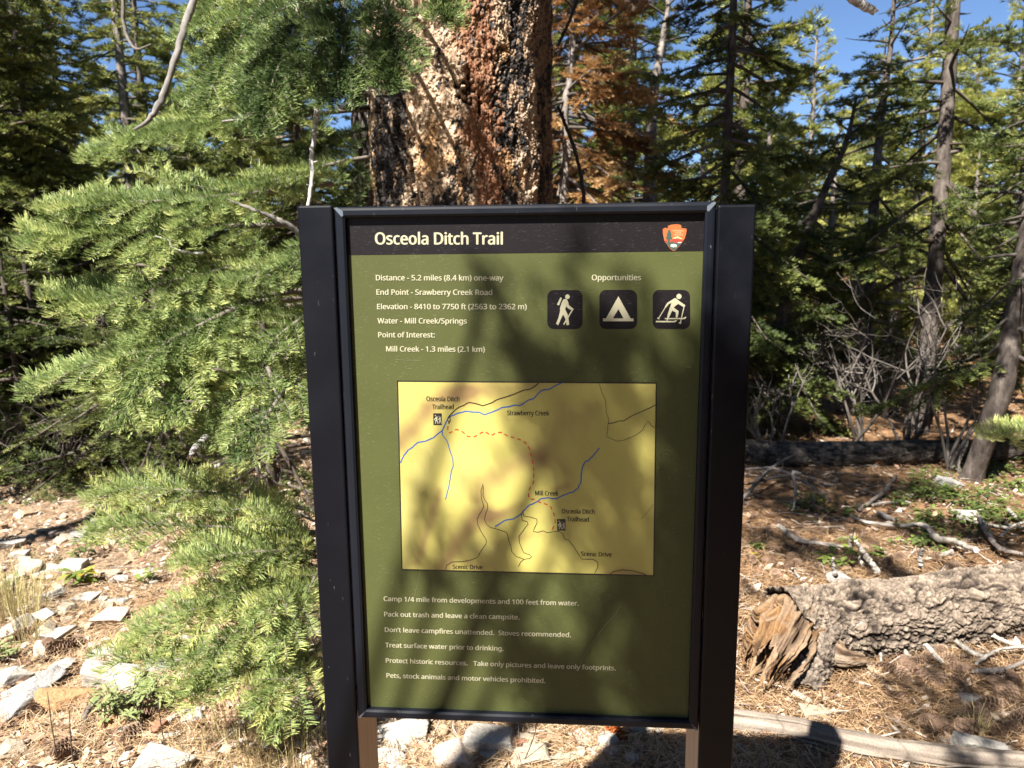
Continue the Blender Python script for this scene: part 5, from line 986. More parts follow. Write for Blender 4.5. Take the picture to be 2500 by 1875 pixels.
# right side: these firs carry their shade in darker needle tints
fir(1548, 5.9, 5.6, 1.0, 0.052, "slim dark fir with drooping limbs above the right post of the sign", 40, h0=0.9, tint=(0.05, 0.4), per_m=21, droop=0.4, dx=0.05)
lt = pathD([(1665, 900), (1690, 690), (1725, 560), (1765, 450), (1800, 370), (1830, 300), (1850, 210)], 6.2); lt[0][2] = float(gz(lt[0][0], lt[0][1]))
conifer("fir_tree", "dark fir leaning to the right beyond the right post", None, None, 0.062, 41, FM, trunkpts=lt, h0=0.5, R=0.75, per_m=23, tint=(0.05, 0.4), droop=0.4)
rt = pathD([(1866, 900), (1876, 640), (1890, 420), (1905, 250), (1925, 90), (1940, -160)], 7.6); rt[0][2] = float(gz(rt[0][0], rt[0][1]))
conifer("fir_tree", "straight grey trunked fir between the leaning fir and the tall fir", None, None, 0.070, 42, FM, trunkpts=rt, h0=1.3, R=0.95, per_m=14, tint=(0.1, 0.5), dead=0.25)
ht = pathD([(1985, 900), (2000, 780), (2018, 600), (2034, 400), (2048, 200), (2060, 0), (2075, -300)], 6.2); ht[0][2] = float(gz(ht[0][0], ht[0][1]))
conifer("fir_tree", "tallest grey trunk on the right with sparse drooping limbs", None, None, 0.070, 43, FM, trunkpts=ht, h0=1.3, R=1.3, per_m=14, tint=(0.15, 0.55), dead=0.3, droop=0.4, r1=0.05)
it = pathD([(2140, 985), (2160, 850), (2190, 700), (2215, 560), (2235, 400), (2260, 100)], 4.6); it[0] = ground_at(2135, 4.7)
conifer("fir_tree", "thick lit trunk leaning at the right edge of the view", None, None, 0.066, 44, (M_FIRBARK, M_GREY, M_DARKFIR), trunkpts=it, h0=0.75, R=0.85, per_m=21, tint=(0.05, 0.45), dead=0.35, droop=0.5, r1=0.06, side_bias=(0.4, 0.5))
st_ = pathD([(1838, 895), (1850, 800), (1858, 700), (1850, 560)], 7.0); st_[0][2] = float(gz(st_[0][0], st_[0][1]))
conifer("dead_snag", "short pale dead trunk in front of the sunny patch in the forest", None, None, 0.075, 45, (M_PALEBARK, M_GREY, M_BROWN), trunkpts=st_, h0=0.5, R=0.6, per_m=10, dead=0.9, r1=0.04)
# bright pines in the open behind
PM = (M_PALEBARK, M_GREY, M_PINE)
def pine_far(x, dep, H, R, label, seed, **kw):
    f_ = ground_at(x, dep); kw = dict(dict(h0=0.8, tint=(0.45, 0.95), per_m=19, nl=0.075, nw=0.011, per_twig=190, elev=(-5, 35), droop=0.1, twig_step=0.11, gap=0.3), **kw)
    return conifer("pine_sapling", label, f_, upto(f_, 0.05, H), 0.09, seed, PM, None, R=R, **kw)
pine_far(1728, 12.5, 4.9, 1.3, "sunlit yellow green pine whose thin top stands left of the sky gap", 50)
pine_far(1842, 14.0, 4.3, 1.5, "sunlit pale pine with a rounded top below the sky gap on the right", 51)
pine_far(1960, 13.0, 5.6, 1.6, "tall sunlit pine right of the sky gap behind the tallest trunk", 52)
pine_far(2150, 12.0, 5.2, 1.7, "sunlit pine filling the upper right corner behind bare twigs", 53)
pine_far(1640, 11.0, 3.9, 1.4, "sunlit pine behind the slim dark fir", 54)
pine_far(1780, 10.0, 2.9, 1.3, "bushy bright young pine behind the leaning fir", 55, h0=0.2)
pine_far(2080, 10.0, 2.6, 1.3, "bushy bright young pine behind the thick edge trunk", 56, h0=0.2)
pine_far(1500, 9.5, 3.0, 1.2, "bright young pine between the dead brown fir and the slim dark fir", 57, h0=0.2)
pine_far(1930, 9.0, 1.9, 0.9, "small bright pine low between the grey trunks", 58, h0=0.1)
# the wood behind: each tree a copy of four shapes
proto = []
for k, (H, R, tn) in enumerate(((7.0, 1.5, (0.25, 0.75)), (5.5, 1.4, (0.35, 0.85)), (8.5, 1.7, (0.2, 0.7)), (4.0, 1.2, (0.45, 0.95)))):
    proto.append(conifer("forest_fir", "green conifer far back in the thick forest behind the sign", np.array([0, 0, 0.0]), np.array([0.05, 0, H]), 0.10, 70 + k, FM, "distant forest conifers", h0=0.3, R=R, per_m=18, nl=0.08, nw=0.017, per_twig=150, tint=tn, twig_step=0.11))
rg = np.random.default_rng(12); spots = []
for row, (dep, step) in enumerate(((9.5, 1.5), (11.5, 1.4), (15.0, 1.7), (20.0, 2.2), (27.0, 3.0))):
    x = -dep * 0.95
    while x < dep * 0.95:
        px, py_ = x + rg.normal(0, 0.35), dep + rg.normal(0, 0.9); sc_px = 1106 + px / py_ * 1593
        cap = 99.0
        if dep < 11 and 560 < sc_px < 2000: x += step; continue
        if 190 < sc_px < 275: cap = 2.6 + 0.10 * py_
        elif 1640 < sc_px < 1860: cap = 1.45 + 0.11 * py_
        elif 1860 < sc_px < 2300: cap = 1.45 + 0.26 * py_
        spots.append((px, py_, cap)); x += step
first = True
for k, (px, py_, cap) in enumerate(spots):
    j = int(rg.integers(4)); o = proto[j] if k < 4 and (j := k) is not None else copy_tree(proto[j])
    Hs = (7.0, 5.5, 8.5, 4.0)[j]; s = rg.uniform(0.75, 1.2); s = min(s, cap / Hs); o.location = (px, py_, float(gz(px, py_)) - 0.05); o.scale = (s * rg.uniform(0.9, 1.25), s * 1.1, s); o.rotation_euler = (0, 0, rg.random() * 6.28)

# the same wood goes on around and behind the viewpoint
for k in range(44):
    a = math.radians(rg.uniform(42, 318)); corridor = abs((math.degrees(a) - 213 + 180) % 360 - 180); dist = rg.uniform(4.2, 9.0) if 42 < math.degrees(a) < 150 else rg.uniform(10.5, 15.0); dist = max(dist, 5.2) if corridor > 45 else dist
    if 150 < math.degrees(a) < 175: dist = rg.uniform(5, 9)
    px, py_ = dist * math.sin(a), dist * math.cos(a); j = int(rg.integers(3)); o = copy_tree(proto[j]); s = rg.uniform(0.8, 1.15); o.location = (px, py_, float(gz(px, py_)) - 0.05); o.scale = (s, s, s); o.rotation_euler = (0, 0, rg.random() * 6.28)
    o["label"] = "green conifer standing outside the view around the trail head"; o["group"] = "conifers around the trail head"
for px, py_, j, s in ((4.6, 1.2, 2, 1.0), (5.2, 3.0, 0, 1.15), (4.9, -0.8, 0, 1.1), (3.6, -2.4, 2, 0.9), (1.9, -3.6, 0, 1.1), (0.3, -4.6, 2, 1.0), (3.0, -4.8, 2, 1.1), (5.8, 0.4, 2, 1.1), (1.2, -6.2, 2, 1.1), (-0.9, -6.6, 0, 1.0), (5.0, -3.4, 2, 1.1), (-6.6, 2.6, 0, 0.9), (-6.9, 0.2, 0, 0.8)):
    o = copy_tree(proto[j]); o.location = (px, py_, float(gz(px, py_)) - 0.05); o.scale = (s, s, s); o.rotation_euler = (0, 0, rg.random() * 6.28); o["label"] = "green conifer standing outside the view around the trail head"; o["group"] = "conifers around the trail head"
# ------------------------------------------------------------------ the fir close to the trail, bough by bough
def bough(parent, org, name, pts, seed, lat=0.42, tint=(0.35, 0.7), up_tilt=0.55, bare=0.15, mat=None, dens=1.0, r0=0.011, droop=0.25, nl=0.027, deep=True, label=None):
    rg = np.random.default_rng(seed); p = curve_pts(pts, 60); L = np.linalg.norm(np.diff(p, axis=0), axis=1).sum(); p = p + 0.006 * np.stack([fbm(p * 5, 2, seed), fbm(p * 5, 2, seed + 1), fbm(p * 5, 2, seed + 2)], -1) * L * 2
    br, fo = MB(), MB(); tube(br, p, np.linspace(r0, 0.0022, 60), 7, 0, 0.75, True)
    t = nrm(np.gradient(p, axis=0)); view = nrm(CAM - p); upv = nrm(np.array([0, 0, 1.0]) + up_tilt * view * [1, 1, 0.2]); sd = nrm(np.cross(t, upv)); up = np.cross(sd, t); up = np.where((up[:, 2:3] < 0), -up, up)
    n1 = int(L * (1 - bare) / 0.026 * dens); s1 = bare + (1 - bare) * (np.arange(n1) + rg.random(n1) * 0.7) / n1; i1 = np.clip((s1 * 59).astype(int), 0, 58)
    sg = np.where(np.arange(n1) % 2 == 0, 1.0, -1.0); env = np.minimum(1, (s1 - bare * 0.4) * 3.2) * (1 - s1) ** 0.75
    l1 = np.clip(lat * env * rg.uniform(0.65, 1.15, n1) * min(1.0, L / 1.0) + 0.055, 0.05, 0.6)
    d1 = nrm(t[i1] * rg.uniform(0.75, 1.1, n1)[:, None] + sd[i1] * (sg * rg.uniform(0.7, 1.0, n1))[:, None] + up[i1] * rg.normal(0.06, 0.16, n1)[:, None])
    b1 = p[i1]; tn1 = rg.uniform(tint[0], tint[1], n1); NP = 5
    S0, SD, SL, SU, ST = [], [], [], [], []
    def seglist(b, d, l, u, tn, dr):                   # split each twig into short pieces so that it can hang
        q = [b]; dd = d.copy()
        for k in range(NP):
            dk = nrm(dd + np.array([0, 0, -1.0]) * (dr * (k / NP) * l / 0.3)[:, None] * 1.2 + 0.035 * rg.normal(size=d.shape)); S0.append(q[-1]); SD.append(dk); SL.append(l / NP); SU.append(nrm(u + 0.15 * rg.normal(size=u.shape))); ST.append(np.clip(tn + 0.05 * k, 0, 1)); q.append(q[-1] + dk * (l / NP)[:, None]); dd = dk
        return np.stack(q, 1)
    dr1 = droop * rg.uniform(0.4, 1.6, n1); c1 = seglist(b1, d1, l1, up[i1], tn1, dr1)
    for k in range(NP): spokes(br, c1[:, k], nrm(c1[:, k + 1] - c1[:, k]), np.linalg.norm(c1[:, k + 1] - c1[:, k], axis=1), 0.0026 - 0.0004 * k, 0.0022 - 0.0004 * k, 0, 0.7, 4)
    if deep:
        m2 = np.maximum(0, ((l1 - 0.10) / 0.045)).astype(int); j = np.repeat(np.arange(n1), m2); f2 = 0.18 + 0.7 * rg.random(len(j)); x = f2 * NP; xi = np.minimum(x.astype(int), NP - 1)
        b2 = c1[j, xi] + (c1[j, xi + 1] - c1[j, xi]) * (x - xi)[:, None]; dd = nrm(c1[j, xi + 1] - c1[j, xi]); u2 = up[i1][j]; s2 = nrm(np.cross(dd, u2)); g2 = np.where(rg.random(len(j)) < 0.5, 1.0, -1.0)
        d2 = nrm(dd * rg.uniform(0.8, 1.1, len(j))[:, None] + s2 * (g2 * 0.8)[:, None] + u2 * rg.normal(0.05, 0.15, len(j))[:, None]); l2 = np.clip(l1[j] * (1 - f2) * rg.uniform(0.5, 0.95, len(j)), 0.04, 0.22)
        NP_old = NP; c2 = seglist(b2, d2, l2, u2, np.clip(tn1[j] + 0.05, 0, 1), droop * rg.uniform(0.4, 1.6, len(j)))
        spokes(br, c2[:, 0], nrm(c2[:, 2] - c2[:, 0]), np.linalg.norm(c2[:, 2] - c2[:, 0], axis=1), 0.0016, 0.0012, 0, 0.7, 3)
    e = int(L * (1 - bare) / 0.05); ie = np.clip((np.linspace(bare + 0.25 * (1 - bare), 0.985, e) * 59).astype(int), 0, 58); S0.append(p[ie]); SD.append(t[ie]); SL.append(np.full(e, 0.05)); SU.append(up[ie]); ST.append(np.full(e, np.mean(tint)))
    a0, ad, al, au, at_ = [np.concatenate(q) for q in (S0, SD, SL, SU, ST)]
    add_needles(fo, a0, ad, al, au, at_, 980, nl, 0.0024, True, rg, tipglow=0.16, fwdv=0.42)
    o = br.build(name, M_BRANCH, parent); o.data.transform(Matrix.Translation([-x for x in org])); c = fo.build("foliage", mat or M_FIR, o, smooth_faces=False); c.data.transform(Matrix.Translation([-x for x in org]))
    return o
fx = D(790, 640, 3.35); fx[2] = float(gz(fx[0], fx[1]))
nf = thing("fir_tree", "near bright green fir with layered boughs left of the sign", "tree", fx)
tp = [fx, fx + [0.02, 0, 0.8], D(850, 250, 3.35), D(760, 170, 3.15), D(690, 60, 3.05), D(640, -160, 3.0), D(600, -420, 3.0)]
tmb = MB(); trunk_tube(tmb, np.array(tp) - fx, [0.06, 0.055, 0.05, 0.045, 0.038, 0.03, 0.02], 90, 12, 60); tmb.build("trunk", M_FIRBARK, nf)
def nb(pts, seed, **kw): return bough(nf, fx, "bough", [D(*p) for p in pts], seed, **kw)
nb([(720, 400, 2.75), (560, 415, 2.55), (380, 430, 2.40), (230, 442, 2.32), (112, 448, 2.28)], 101, lat=0.34)
nb([(715, 480, 2.70), (520, 490, 2.45), (330, 500, 2.32), (180, 505, 2.25), (72, 522, 2.2)], 102, lat=0.36)
nb([(715, 560, 2.70), (540, 570, 2.45), (360, 610, 2.28), (230, 640, 2.2), (120, 640, 2.15)], 103, lat=0.36)
nb([(715, 620, 2.60), (560, 640, 2.40), (400, 700, 2.25), (240, 770, 2.18), (66, 834, 2.12)], 104, lat=0.26, droop=0.4)
nb([(715, 650, 2.60), (560, 680, 2.35), (440, 740, 2.2), (390, 820, 2.12), (362, 895, 2.08)], 105, lat=0.24, droop=0.6)
nb([(715, 640, 2.62), (540, 660, 2.32), (400, 720, 2.18), (310, 790, 2.10), (268, 900, 2.06)], 106, lat=0.22, droop=0.6)
nb([(720, 720, 2.60), (640, 740, 2.40), (570, 790, 2.25), (500, 860, 2.18), (450, 935, 2.15)], 107, lat=0.30, droop=0.4)
nb([(730, 780, 2.50), (670, 800, 2.32), (610, 850, 2.2), (560, 920, 2.12), (520, 975, 2.1)], 108, lat=0.28, droop=0.35, tint=(0.15, 0.5))
nb([(720, 560, 2.62), (640, 570, 2.45), (570, 590, 2.32), (500, 610, 2.25)], 109, lat=0.34)
nb([(725, 660, 2.55), (665, 680, 2.38), (610, 720, 2.26), (570, 760, 2.2)], 110, lat=0.32)
nb([(730, 520, 2.6), (690, 530, 2.45), (650, 560, 2.35), (600, 600, 2.3)], 111, lat=0.30, tint=(0.2, 0.55))
nb([(860, 240, 3.2), (660, 245, 2.95), (480, 262, 2.75), (330, 290, 2.62), (195, 335, 2.52)], 112, lat=0.36)
nb([(830, 330, 3.1), (700, 360, 2.85), (600, 385, 2.65), (490, 415, 2.55)], 113, lat=0.32)
nb([(830, 200, 3.2), (640, 180, 3.0), (500, 190, 2.85), (390, 215, 2.75)], 114, lat=0.34, tint=(0.25, 0.6))
# shaded boughs hanging in from above, darker needle tints adding to the shade
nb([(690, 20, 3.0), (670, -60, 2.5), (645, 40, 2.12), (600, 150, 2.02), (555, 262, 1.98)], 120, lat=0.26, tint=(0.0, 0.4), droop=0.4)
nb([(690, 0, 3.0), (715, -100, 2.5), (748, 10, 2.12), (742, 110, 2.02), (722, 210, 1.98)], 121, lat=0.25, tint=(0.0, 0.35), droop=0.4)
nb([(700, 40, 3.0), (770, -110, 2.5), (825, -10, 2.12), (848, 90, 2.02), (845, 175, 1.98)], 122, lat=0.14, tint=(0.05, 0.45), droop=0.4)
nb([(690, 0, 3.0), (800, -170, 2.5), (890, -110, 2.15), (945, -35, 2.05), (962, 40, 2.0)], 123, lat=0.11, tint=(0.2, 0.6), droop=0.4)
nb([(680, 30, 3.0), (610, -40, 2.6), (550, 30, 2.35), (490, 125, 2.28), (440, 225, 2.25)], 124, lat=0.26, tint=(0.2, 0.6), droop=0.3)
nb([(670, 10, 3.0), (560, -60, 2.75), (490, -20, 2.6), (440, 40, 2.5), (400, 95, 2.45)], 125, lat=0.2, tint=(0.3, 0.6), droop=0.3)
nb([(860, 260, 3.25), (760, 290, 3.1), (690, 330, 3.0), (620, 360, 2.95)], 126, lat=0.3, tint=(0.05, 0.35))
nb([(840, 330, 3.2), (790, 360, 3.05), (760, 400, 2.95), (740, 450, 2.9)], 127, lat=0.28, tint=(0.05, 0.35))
# dead branches of the near fir
def nbr(name, pts, rad, seed, col=(0.50, 0.47, 0.45)): return stick(name, [D(*p) for p in pts], rad, None, nf, fx, seed, col, n=50)
nbr("dead_limb", [(440, -60, 2.45), (412, 20, 2.42), (392, 80, 2.40), (368, 165, 2.38), (345, 225, 2.36), (318, 262, 2.34), (290, 280, 2.33)], [.011, .0115, .012, .0105, .011, .007, .004], 140, (0.33, 0.305, 0.285))
nbr("dead_limb", [(690, 168, 2.5), (686, 230, 2.48), (680, 280, 2.47), (674, 340, 2.46), (674, 380, 2.45), (668, 430, 2.44), (664, 470, 2.44)], [.009, .009, .008, .0075, .007, .006, .004], 141, (0.62, 0.60, 0.58))
for k, (x, y, sx) in enumerate(((679, 290, 9), (677, 320, -7), (677, 345, -8), (675, 352, 10), (672, 400, 8), (670, 402, -8))): nbr("twig_stub", [(x, y, 2.46), (x + sx, y - 4, 2.45)], [.003, .0015], 150 + k, (0.62, 0.60, 0.58))
nbr("dead_limb", [(700, 178, 2.9), (735, 192, 2.95), (775, 200, 3.0), (812, 215, 3.05), (828, 232, 3.1)], [.010, .010, .011, .010, .008], 160, (0.16, 0.14, 0.13))
nbr("dead_limb", [(712, 172, 2.9), (735, 155, 2.92), (765, 148, 2.95), (790, 150, 3.0)], [.007, .006, .005, .004], 161, (0.30, 0.27, 0.25))
nbr("dead_limb", [(735, 232, 2.9), (775, 232, 2.95), (818, 230, 3.05)], [.010, .011, .012], 162, (0.06, 0.05, 0.05))
nbr("dead_limb", [(264, -60, 2.6), (266, 30, 2.6), (272, 70, 2.6), (285, 98, 2.58), (300, 106, 2.56), (326, 95, 2.55)], [.007, .007, .006, .005, .004, .003], 163, (0.24, 0.21, 0.19))
nbr("dead_limb", [(660, 80, 2.6), (620, 110, 2.55), (590, 130, 2.52), (570, 190, 2.5), (540, 250, 2.48), (480, 262, 2.48)], [.005, .005, .005, .005, .005, .003], 164, (0.40, 0.37, 0.35))
nbr("dead_limb", [(690, 560, 2.6), (640, 500, 2.5), (590, 470, 2.45), (540, 450, 2.42), (490, 430, 2.42)], [.011, .010, .008, .006, .003], 165, (0.36, 0.33, 0.31))
nbr("dead_limb", [(440, 548, 2.3), (400, 545, 2.3), (372, 535, 2.28), (365, 520, 2.28), (335, 510, 2.27)], [.004, .004, .004, .003, .002], 166, (0.60, 0.58, 0.56))
# the low fir growing out of the stones
sx_ = D(700, 1380, 2.35); sx_[2] = float(gz(sx_[0], sx_[1])); yf = thing("young_fir", "low blue green fir spreading over white stones left of the sign", "tree", sx_)
tmb = MB(); trunk_tube(tmb, np.array([sx_, sx_ + [0.01, 0, 0.25], D(690, 1060, 2.45)]) - sx_, [0.026, 0.02, 0.008], 91, 10, 30); tmb.build("trunk", M_FIRBARK, yf)
def yb(pts, seed, **kw): return bough(yf, sx_, "bough", [D(*p) for p in pts], seed, mat=M_FIRB, **kw)
yb([(702, 1110, 2.42), (560, 1080, 2.36), (420, 1062, 2.30), (300, 1055, 2.28), (205, 1070, 2.25)], 201, lat=0.22, r0=0.007)
yb([(702, 1150, 2.40), (560, 1140, 2.3), (420, 1135, 2.24), (300, 1130, 2.2), (205, 1145, 2.18)], 202, lat=0.26, r0=0.007)
yb([(702, 1190, 2.36), (600, 1190, 2.24), (500, 1200, 2.16), (400, 1215, 2.12)], 203, lat=0.30, r0=0.006)
yb([(702, 1230, 2.34), (590, 1250, 2.2), (470, 1300, 2.12), (370, 1350, 2.08), (300, 1375, 2.06)], 204, lat=0.30, r0=0.006)
yb([(702, 1270, 2.3), (610, 1310, 2.16), (500, 1370, 2.06), (400, 1420, 2.02), (225, 1415, 2.0)], 205, lat=0.26, r0=0.006)
yb([(702, 1330, 2.28), (640, 1370, 2.14), (560, 1420, 2.05), (480, 1460, 2.0), (400, 1500, 1.98)], 206, lat=0.26, r0=0.006)
yb([(702, 1380, 2.26), (670, 1420, 2.1), (620, 1470, 2.0), (560, 1520, 1.95)], 207, lat=0.24, r0=0.006)
yb([(705, 1200, 2.36), (660, 1170, 2.25), (610, 1130, 2.2), (560, 1100, 2.2)], 208, lat=0.26, r0=0.006)
yb([(705, 1300, 2.3), (660, 1280, 2.15), (610, 1290, 2.06), (560, 1330, 2.02)], 209, lat=0.26, r0=0.006)
yb([(705, 1220, 2.36), (680, 1250, 2.2), (650, 1320, 2.08), (600, 1400, 2.0)], 210, lat=0.26, r0=0.006)
yb([(705, 1400, 2.24), (680, 1450, 2.1), (640, 1520, 1.98), (600, 1560, 1.94)], 211, lat=0.18, r0=0.005)
rgy = np.random.default_rng(8)
for k in range(16):
    a = rgy.random(); y0 = 1130 + 300 * a; y1 = 1100 + 430 * a + rgy.normal(0, 20); x1 = rgy.uniform(380, 600) - 40 * a; d1 = 2.28 - 0.32 * a - 0.06 * rgy.random()
    yb([(704, y0, 2.4 - 0.1 * a), ((704 + x1) / 2 + 20, (y0 + y1) / 2 - 18, (2.4 + d1) / 2), (x1, y1, d1)], 220 + k, lat=0.26, r0=0.005, tint=(0.3, 0.75))
# fan of dead twigs behind
dt = G(*ZA(1450, 460)); dtr = thing("dead_twigs", "fan of bare pale grey twigs behind the low fir", "branch", dt)
for k, (pts, r) in enumerate((([(1450, 385), (1560, 345), (1660, 318), (1780, 300), (1880, 250)], .006), ([(1640, 325), (1600, 380), (1590, 470)], .003), ([(1690, 315), (1740, 420), (1760, 520)], .004), ([(1760, 300), (1790, 400), (1840, 470), (1900, 520)], .003), ([(1780, 300), (1750, 420), (1720, 560)], .0035), ([(1680, 330), (1760, 430), (1830, 540)], .003), ([(1860, 330), (1900, 400), (1890, 480)], .003), ([(1700, 380), (1640, 440), (1600, 470)], .0025), ([(1760, 500), (1800, 560), (1880, 560)], .0025))):
    stick("twig", [P(*ZA(x, y), 2.75) for x, y in pts], [r, r * .9, r * .5], None, dtr, dt, 170 + k, (0.50, 0.47, 0.44), n=24)
dead_stub = stick("dead_branch", [P(*ZA(1400, 180), 2.9), P(*ZA(1330, 250), 2.85), P(*ZA(1290, 300), 2.82)], [.012, .014, .008], "pale split dead branch end showing between the fir boughs", None, None, 190, (0.55, 0.52, 0.50))
# the broken branch end in the sky at the upper right
skp = [D(1800, -40, 2.6), D(1845, 0, 2.6), D(1870, 14, 2.6), D(1893, 26, 2.6)]
stick("dead_branch", skp, [.016, .015, .014, .011], "broken grey branch end poking into the blue sky at the top right", None, None, 191, (0.60, 0.57, 0.53))
stick("dead_branch", [D(1205, 100, 3.6), D(1232, 40, 3.6), D(1262, -40, 3.6)], [.008, .008, .009], "thin dark branch crossing another beside the burnt pine", None, None, 192, (0.14, 0.12, 0.11))
stick("dead_branch", [D(1205, 230, 3.6), D(1240, 320, 3.6), D(1258, 400, 3.6), D(1262, 460, 3.6)], [.008, .009, .009, .009], "dark curved branch hanging beside the burnt pine", None, None, 193, (0.10, 0.085, 0.08))
# ------------------------------------------------------------------ the trees over the trail that throw the dappled shade
def spray(lb, fo, pts, wid, seed, dens=1.0, r=0.006, mat_t=(0.2, 0.6), std=0.30):
    rg = np.random.default_rng(seed); p = curve_pts(pts, 24); L = np.linalg.norm(np.diff(p, axis=0), axis=1).sum(); tube(lb, p, np.linspace(r, r * .5, 24), 5, 0, 0.5)
    n = max(6, int(L * wid * 2600 * dens)); k = rg.integers(0, 24, n); t = nrm(np.gradient(p, axis=0))[k]; o = rg.normal(0, 1, (n, 3)) * wid * std
    d = nrm(t * 0.6 + rg.normal(0, 0.7, (n, 3))); l = rg.uniform(0.03, 0.09, n)
    add_needles(fo, p[k] + o, d, l, nrm(rg.normal(0, .4, (n, 3)) + [0, 0, 1]), rg.uniform(*mat_t, n), 330, 0.034, 0.0048, False, rg)
def lift(p, t): return np.asarray(p) + TO_SUN * t
def on_sign(x, y):
    xz = S(x * 1.13021, y * 1.13021); return SIGN_LOC + AX * xz[0] + np.array([0, 0, xz[1]]) + AN * PANEL_Y
of_ = np.array([-2.5, -1.7, float(gz(-2.5, -1.7))])
ovf = thing("overhanging_fir", "fir standing behind the viewpoint whose limbs shade the sign", "tree", of_)
mb = MB(); trunk_tube(mb, np.array([of_, of_ + [0.05, 0.1, 3.0], of_ + [0, 0, 7.0]]) - of_, [0.14, 0.11, 0.02], 300); mb.build("trunk", M_FIRBARK, ovf)
lb, fo = MB(), MB()
STROKES = [  # picture points on the sign, width in metres, distance towards the sun, density
 ([(1035, 560), (1085, 660), (1140, 750), (1195, 830)], 0.035, 2.3, 1.3), ([(1105, 690), (1150, 775), (1180, 830)], 0.035, 2.5, 1.6),
 ([(1235, 570), (1270, 680), (1300, 780), (1325, 860)], 0.050, 2.6, 1.3), ([(1265, 660), (1290, 740), (1300, 800)], 0.04, 2.4, 1.6), ([(1390, 560), (1400, 650), (1420, 760)], 0.035, 2.8, 0.8),
 ([(1500, 740), (1475, 820), (1490, 920), (1500, 1050)], 0.055, 2.6, 1.6), ([(1150, 985), (1200, 935), (1270, 905)], 0.05, 2.5, 1.3), ([(1210, 930), (1215, 985)], 0.05, 2.7, 1.3),
 ([(1290, 990), (1325, 1070), (1350, 1160), (1330, 1260)], 0.085, 2.6, 1.2), ([(1270, 930), (1290, 1010), (1330, 1130)], 0.05, 2.4, 1.1),
 ([(1010, 1290), (1080, 1330), (1130, 1385), (1185, 1440), (1250, 1505), (1290, 1570)], 0.055, 2.7, 1.2), ([(1080, 1330), (1125, 1380), (1160, 1410)], 0.045, 2.4, 1.5),
 ([(1330, 1255), (1390, 1340), (1440, 1420), (1480, 1520)], 0.075, 2.6, 1.5), ([(1480, 1150), (1490, 1300), (1480, 1450), (1470, 1570)], 0.06, 2.5, 1.6), ([(1350, 1400), (1400, 1480), (1430, 1560)], 0.06, 2.8, 0.9),
 ([(938, 1150), (925, 1200), (910, 1240)], 0.025, 2.4, 1.2), ([(880, 1010), (925, 1150)], 0.012, 2.6, 0.7), ([(1060, 1120), (1010, 1190)], 0.012, 2.6, 0.5),
 ([(1575, 790), (1590, 950), (1580, 1150), (1570, 1350)], 0.075, 2.5, 2.6), ([(1570, 1250), (1560, 1450), (1560, 1700)], 0.075, 2.7, 2.6), ([(1530, 900), (1525, 1150), (1515, 1400), (1505, 1600)], 0.05, 2.6, 2.2)]
for k, (pts, wd, t, dn) in enumerate(STROKES):
    q = [lift(on_sign(x, y), t + 0.05 * i) for i, (x, y) in enumerate(pts)]; spray(lb, fo, q, wd, 400 + k, dn * 2.0, std=0.36)
    if k % 3 == 0: tube(lb, curve_pts([of_ + [0, 0, q[0][2] - 0.5], (of_ + [0, 0, q[0][2]] + q[0]) / 2 + [0, 0, .1], q[0]], 16), np.linspace(0.016, 0.006, 16), 6, 0, 0.5)
GS = [([(2020, 1480), (2120, 1540), (2230, 1600)], 0.22, 3.6, 0.9), ([(2080, 1440), (2160, 1480), (2260, 1520)], 0.12, 3.8, 0.8), ([(1960, 1560), (2060, 1640), (2150, 1700)], 0.10, 3.4, 0.7), ([(1900, 1480), (2010, 1510), (2110, 1590)], 0.05, 3.5, 0.6),
      ([(1600, 1260), (1640, 1300), (1690, 1330), (1720, 1350)], 0.02, 3.6, 0.8), ([(1830, 1300), (1850, 1340), (1885, 1400)], 0.02, 3.4, 0.7)]
for k, (pts, wd, t, dn) in enumerate(GS): spray(lb, fo, [lift(GD(x, y), t) for x, y in pts], wd, 450 + k, dn * 1.3, std=0.5)
for k, pts in enumerate(([(570, 120, 2.05), (640, 60, 2.05), (720, 60, 2.05)], [(640, 170, 2.0), (720, 150, 2.0), (800, 130, 2.0)], [(730, 30, 2.05), (800, 50, 2.05), (870, 100, 2.0)], [(660, 100, 2.1), (760, 90, 2.1), (840, 90, 2.1)])):
    spray(lb, fo, [lift(D(*q), 2.2) for q in pts], 0.10, 460 + k, 1.0, std=0.45)
lb.build("limbs", M_BRANCH, ovf).data.transform(Matrix.Translation([-x for x in of_])); fo.build("crown", M_DARKFIR, ovf, smooth_faces=False).data.transform(Matrix.Translation([-x for x in of_]))
# high crown of the burnt pine: it keeps the wood on the right in shade
lb, fo = crown(360, np.array([[0, 0, 0], [0.1, 0, 6.0], [0.15, 0, 12.0]]), 6.3, 12.0, 1.8, per_m=14, profile=0.5, elev=(-8, 30), droop=0.15, per_twig=150, nl=0.10, nw=0.016, tint=(0.2, 0.6), twig_step=0.13)
MIDS = [([(1560, 975), (1720, 985), (1850, 990), (2000, 980), (2100, 985)], 0.34, 5.2, .8), ([(1620, 1010), (1720, 1030), (1830, 1050), (1950, 1060)], 0.30, 5.0, .6), ([(1620, 1060), (1720, 1100), (1830, 1120)], 0.26, 4.8, .6), ([(1610, 1150), (1680, 1170), (1750, 1200)], 0.12, 4.6, .5), ([(1700, 1190), (1800, 1210), (1900, 1230), (1960, 1260)], 0.07, 4.6, .5), ([(2000, 1130), (2090, 1160), (2212, 1200)], 0.08, 4.8, .5), ([(1900, 1120), (1960, 1150), (2020, 1180)], 0.06, 4.6, .4), ([(2050, 1240), (2130, 1270), (2212, 1290)], 0.08, 4.4, .5)]
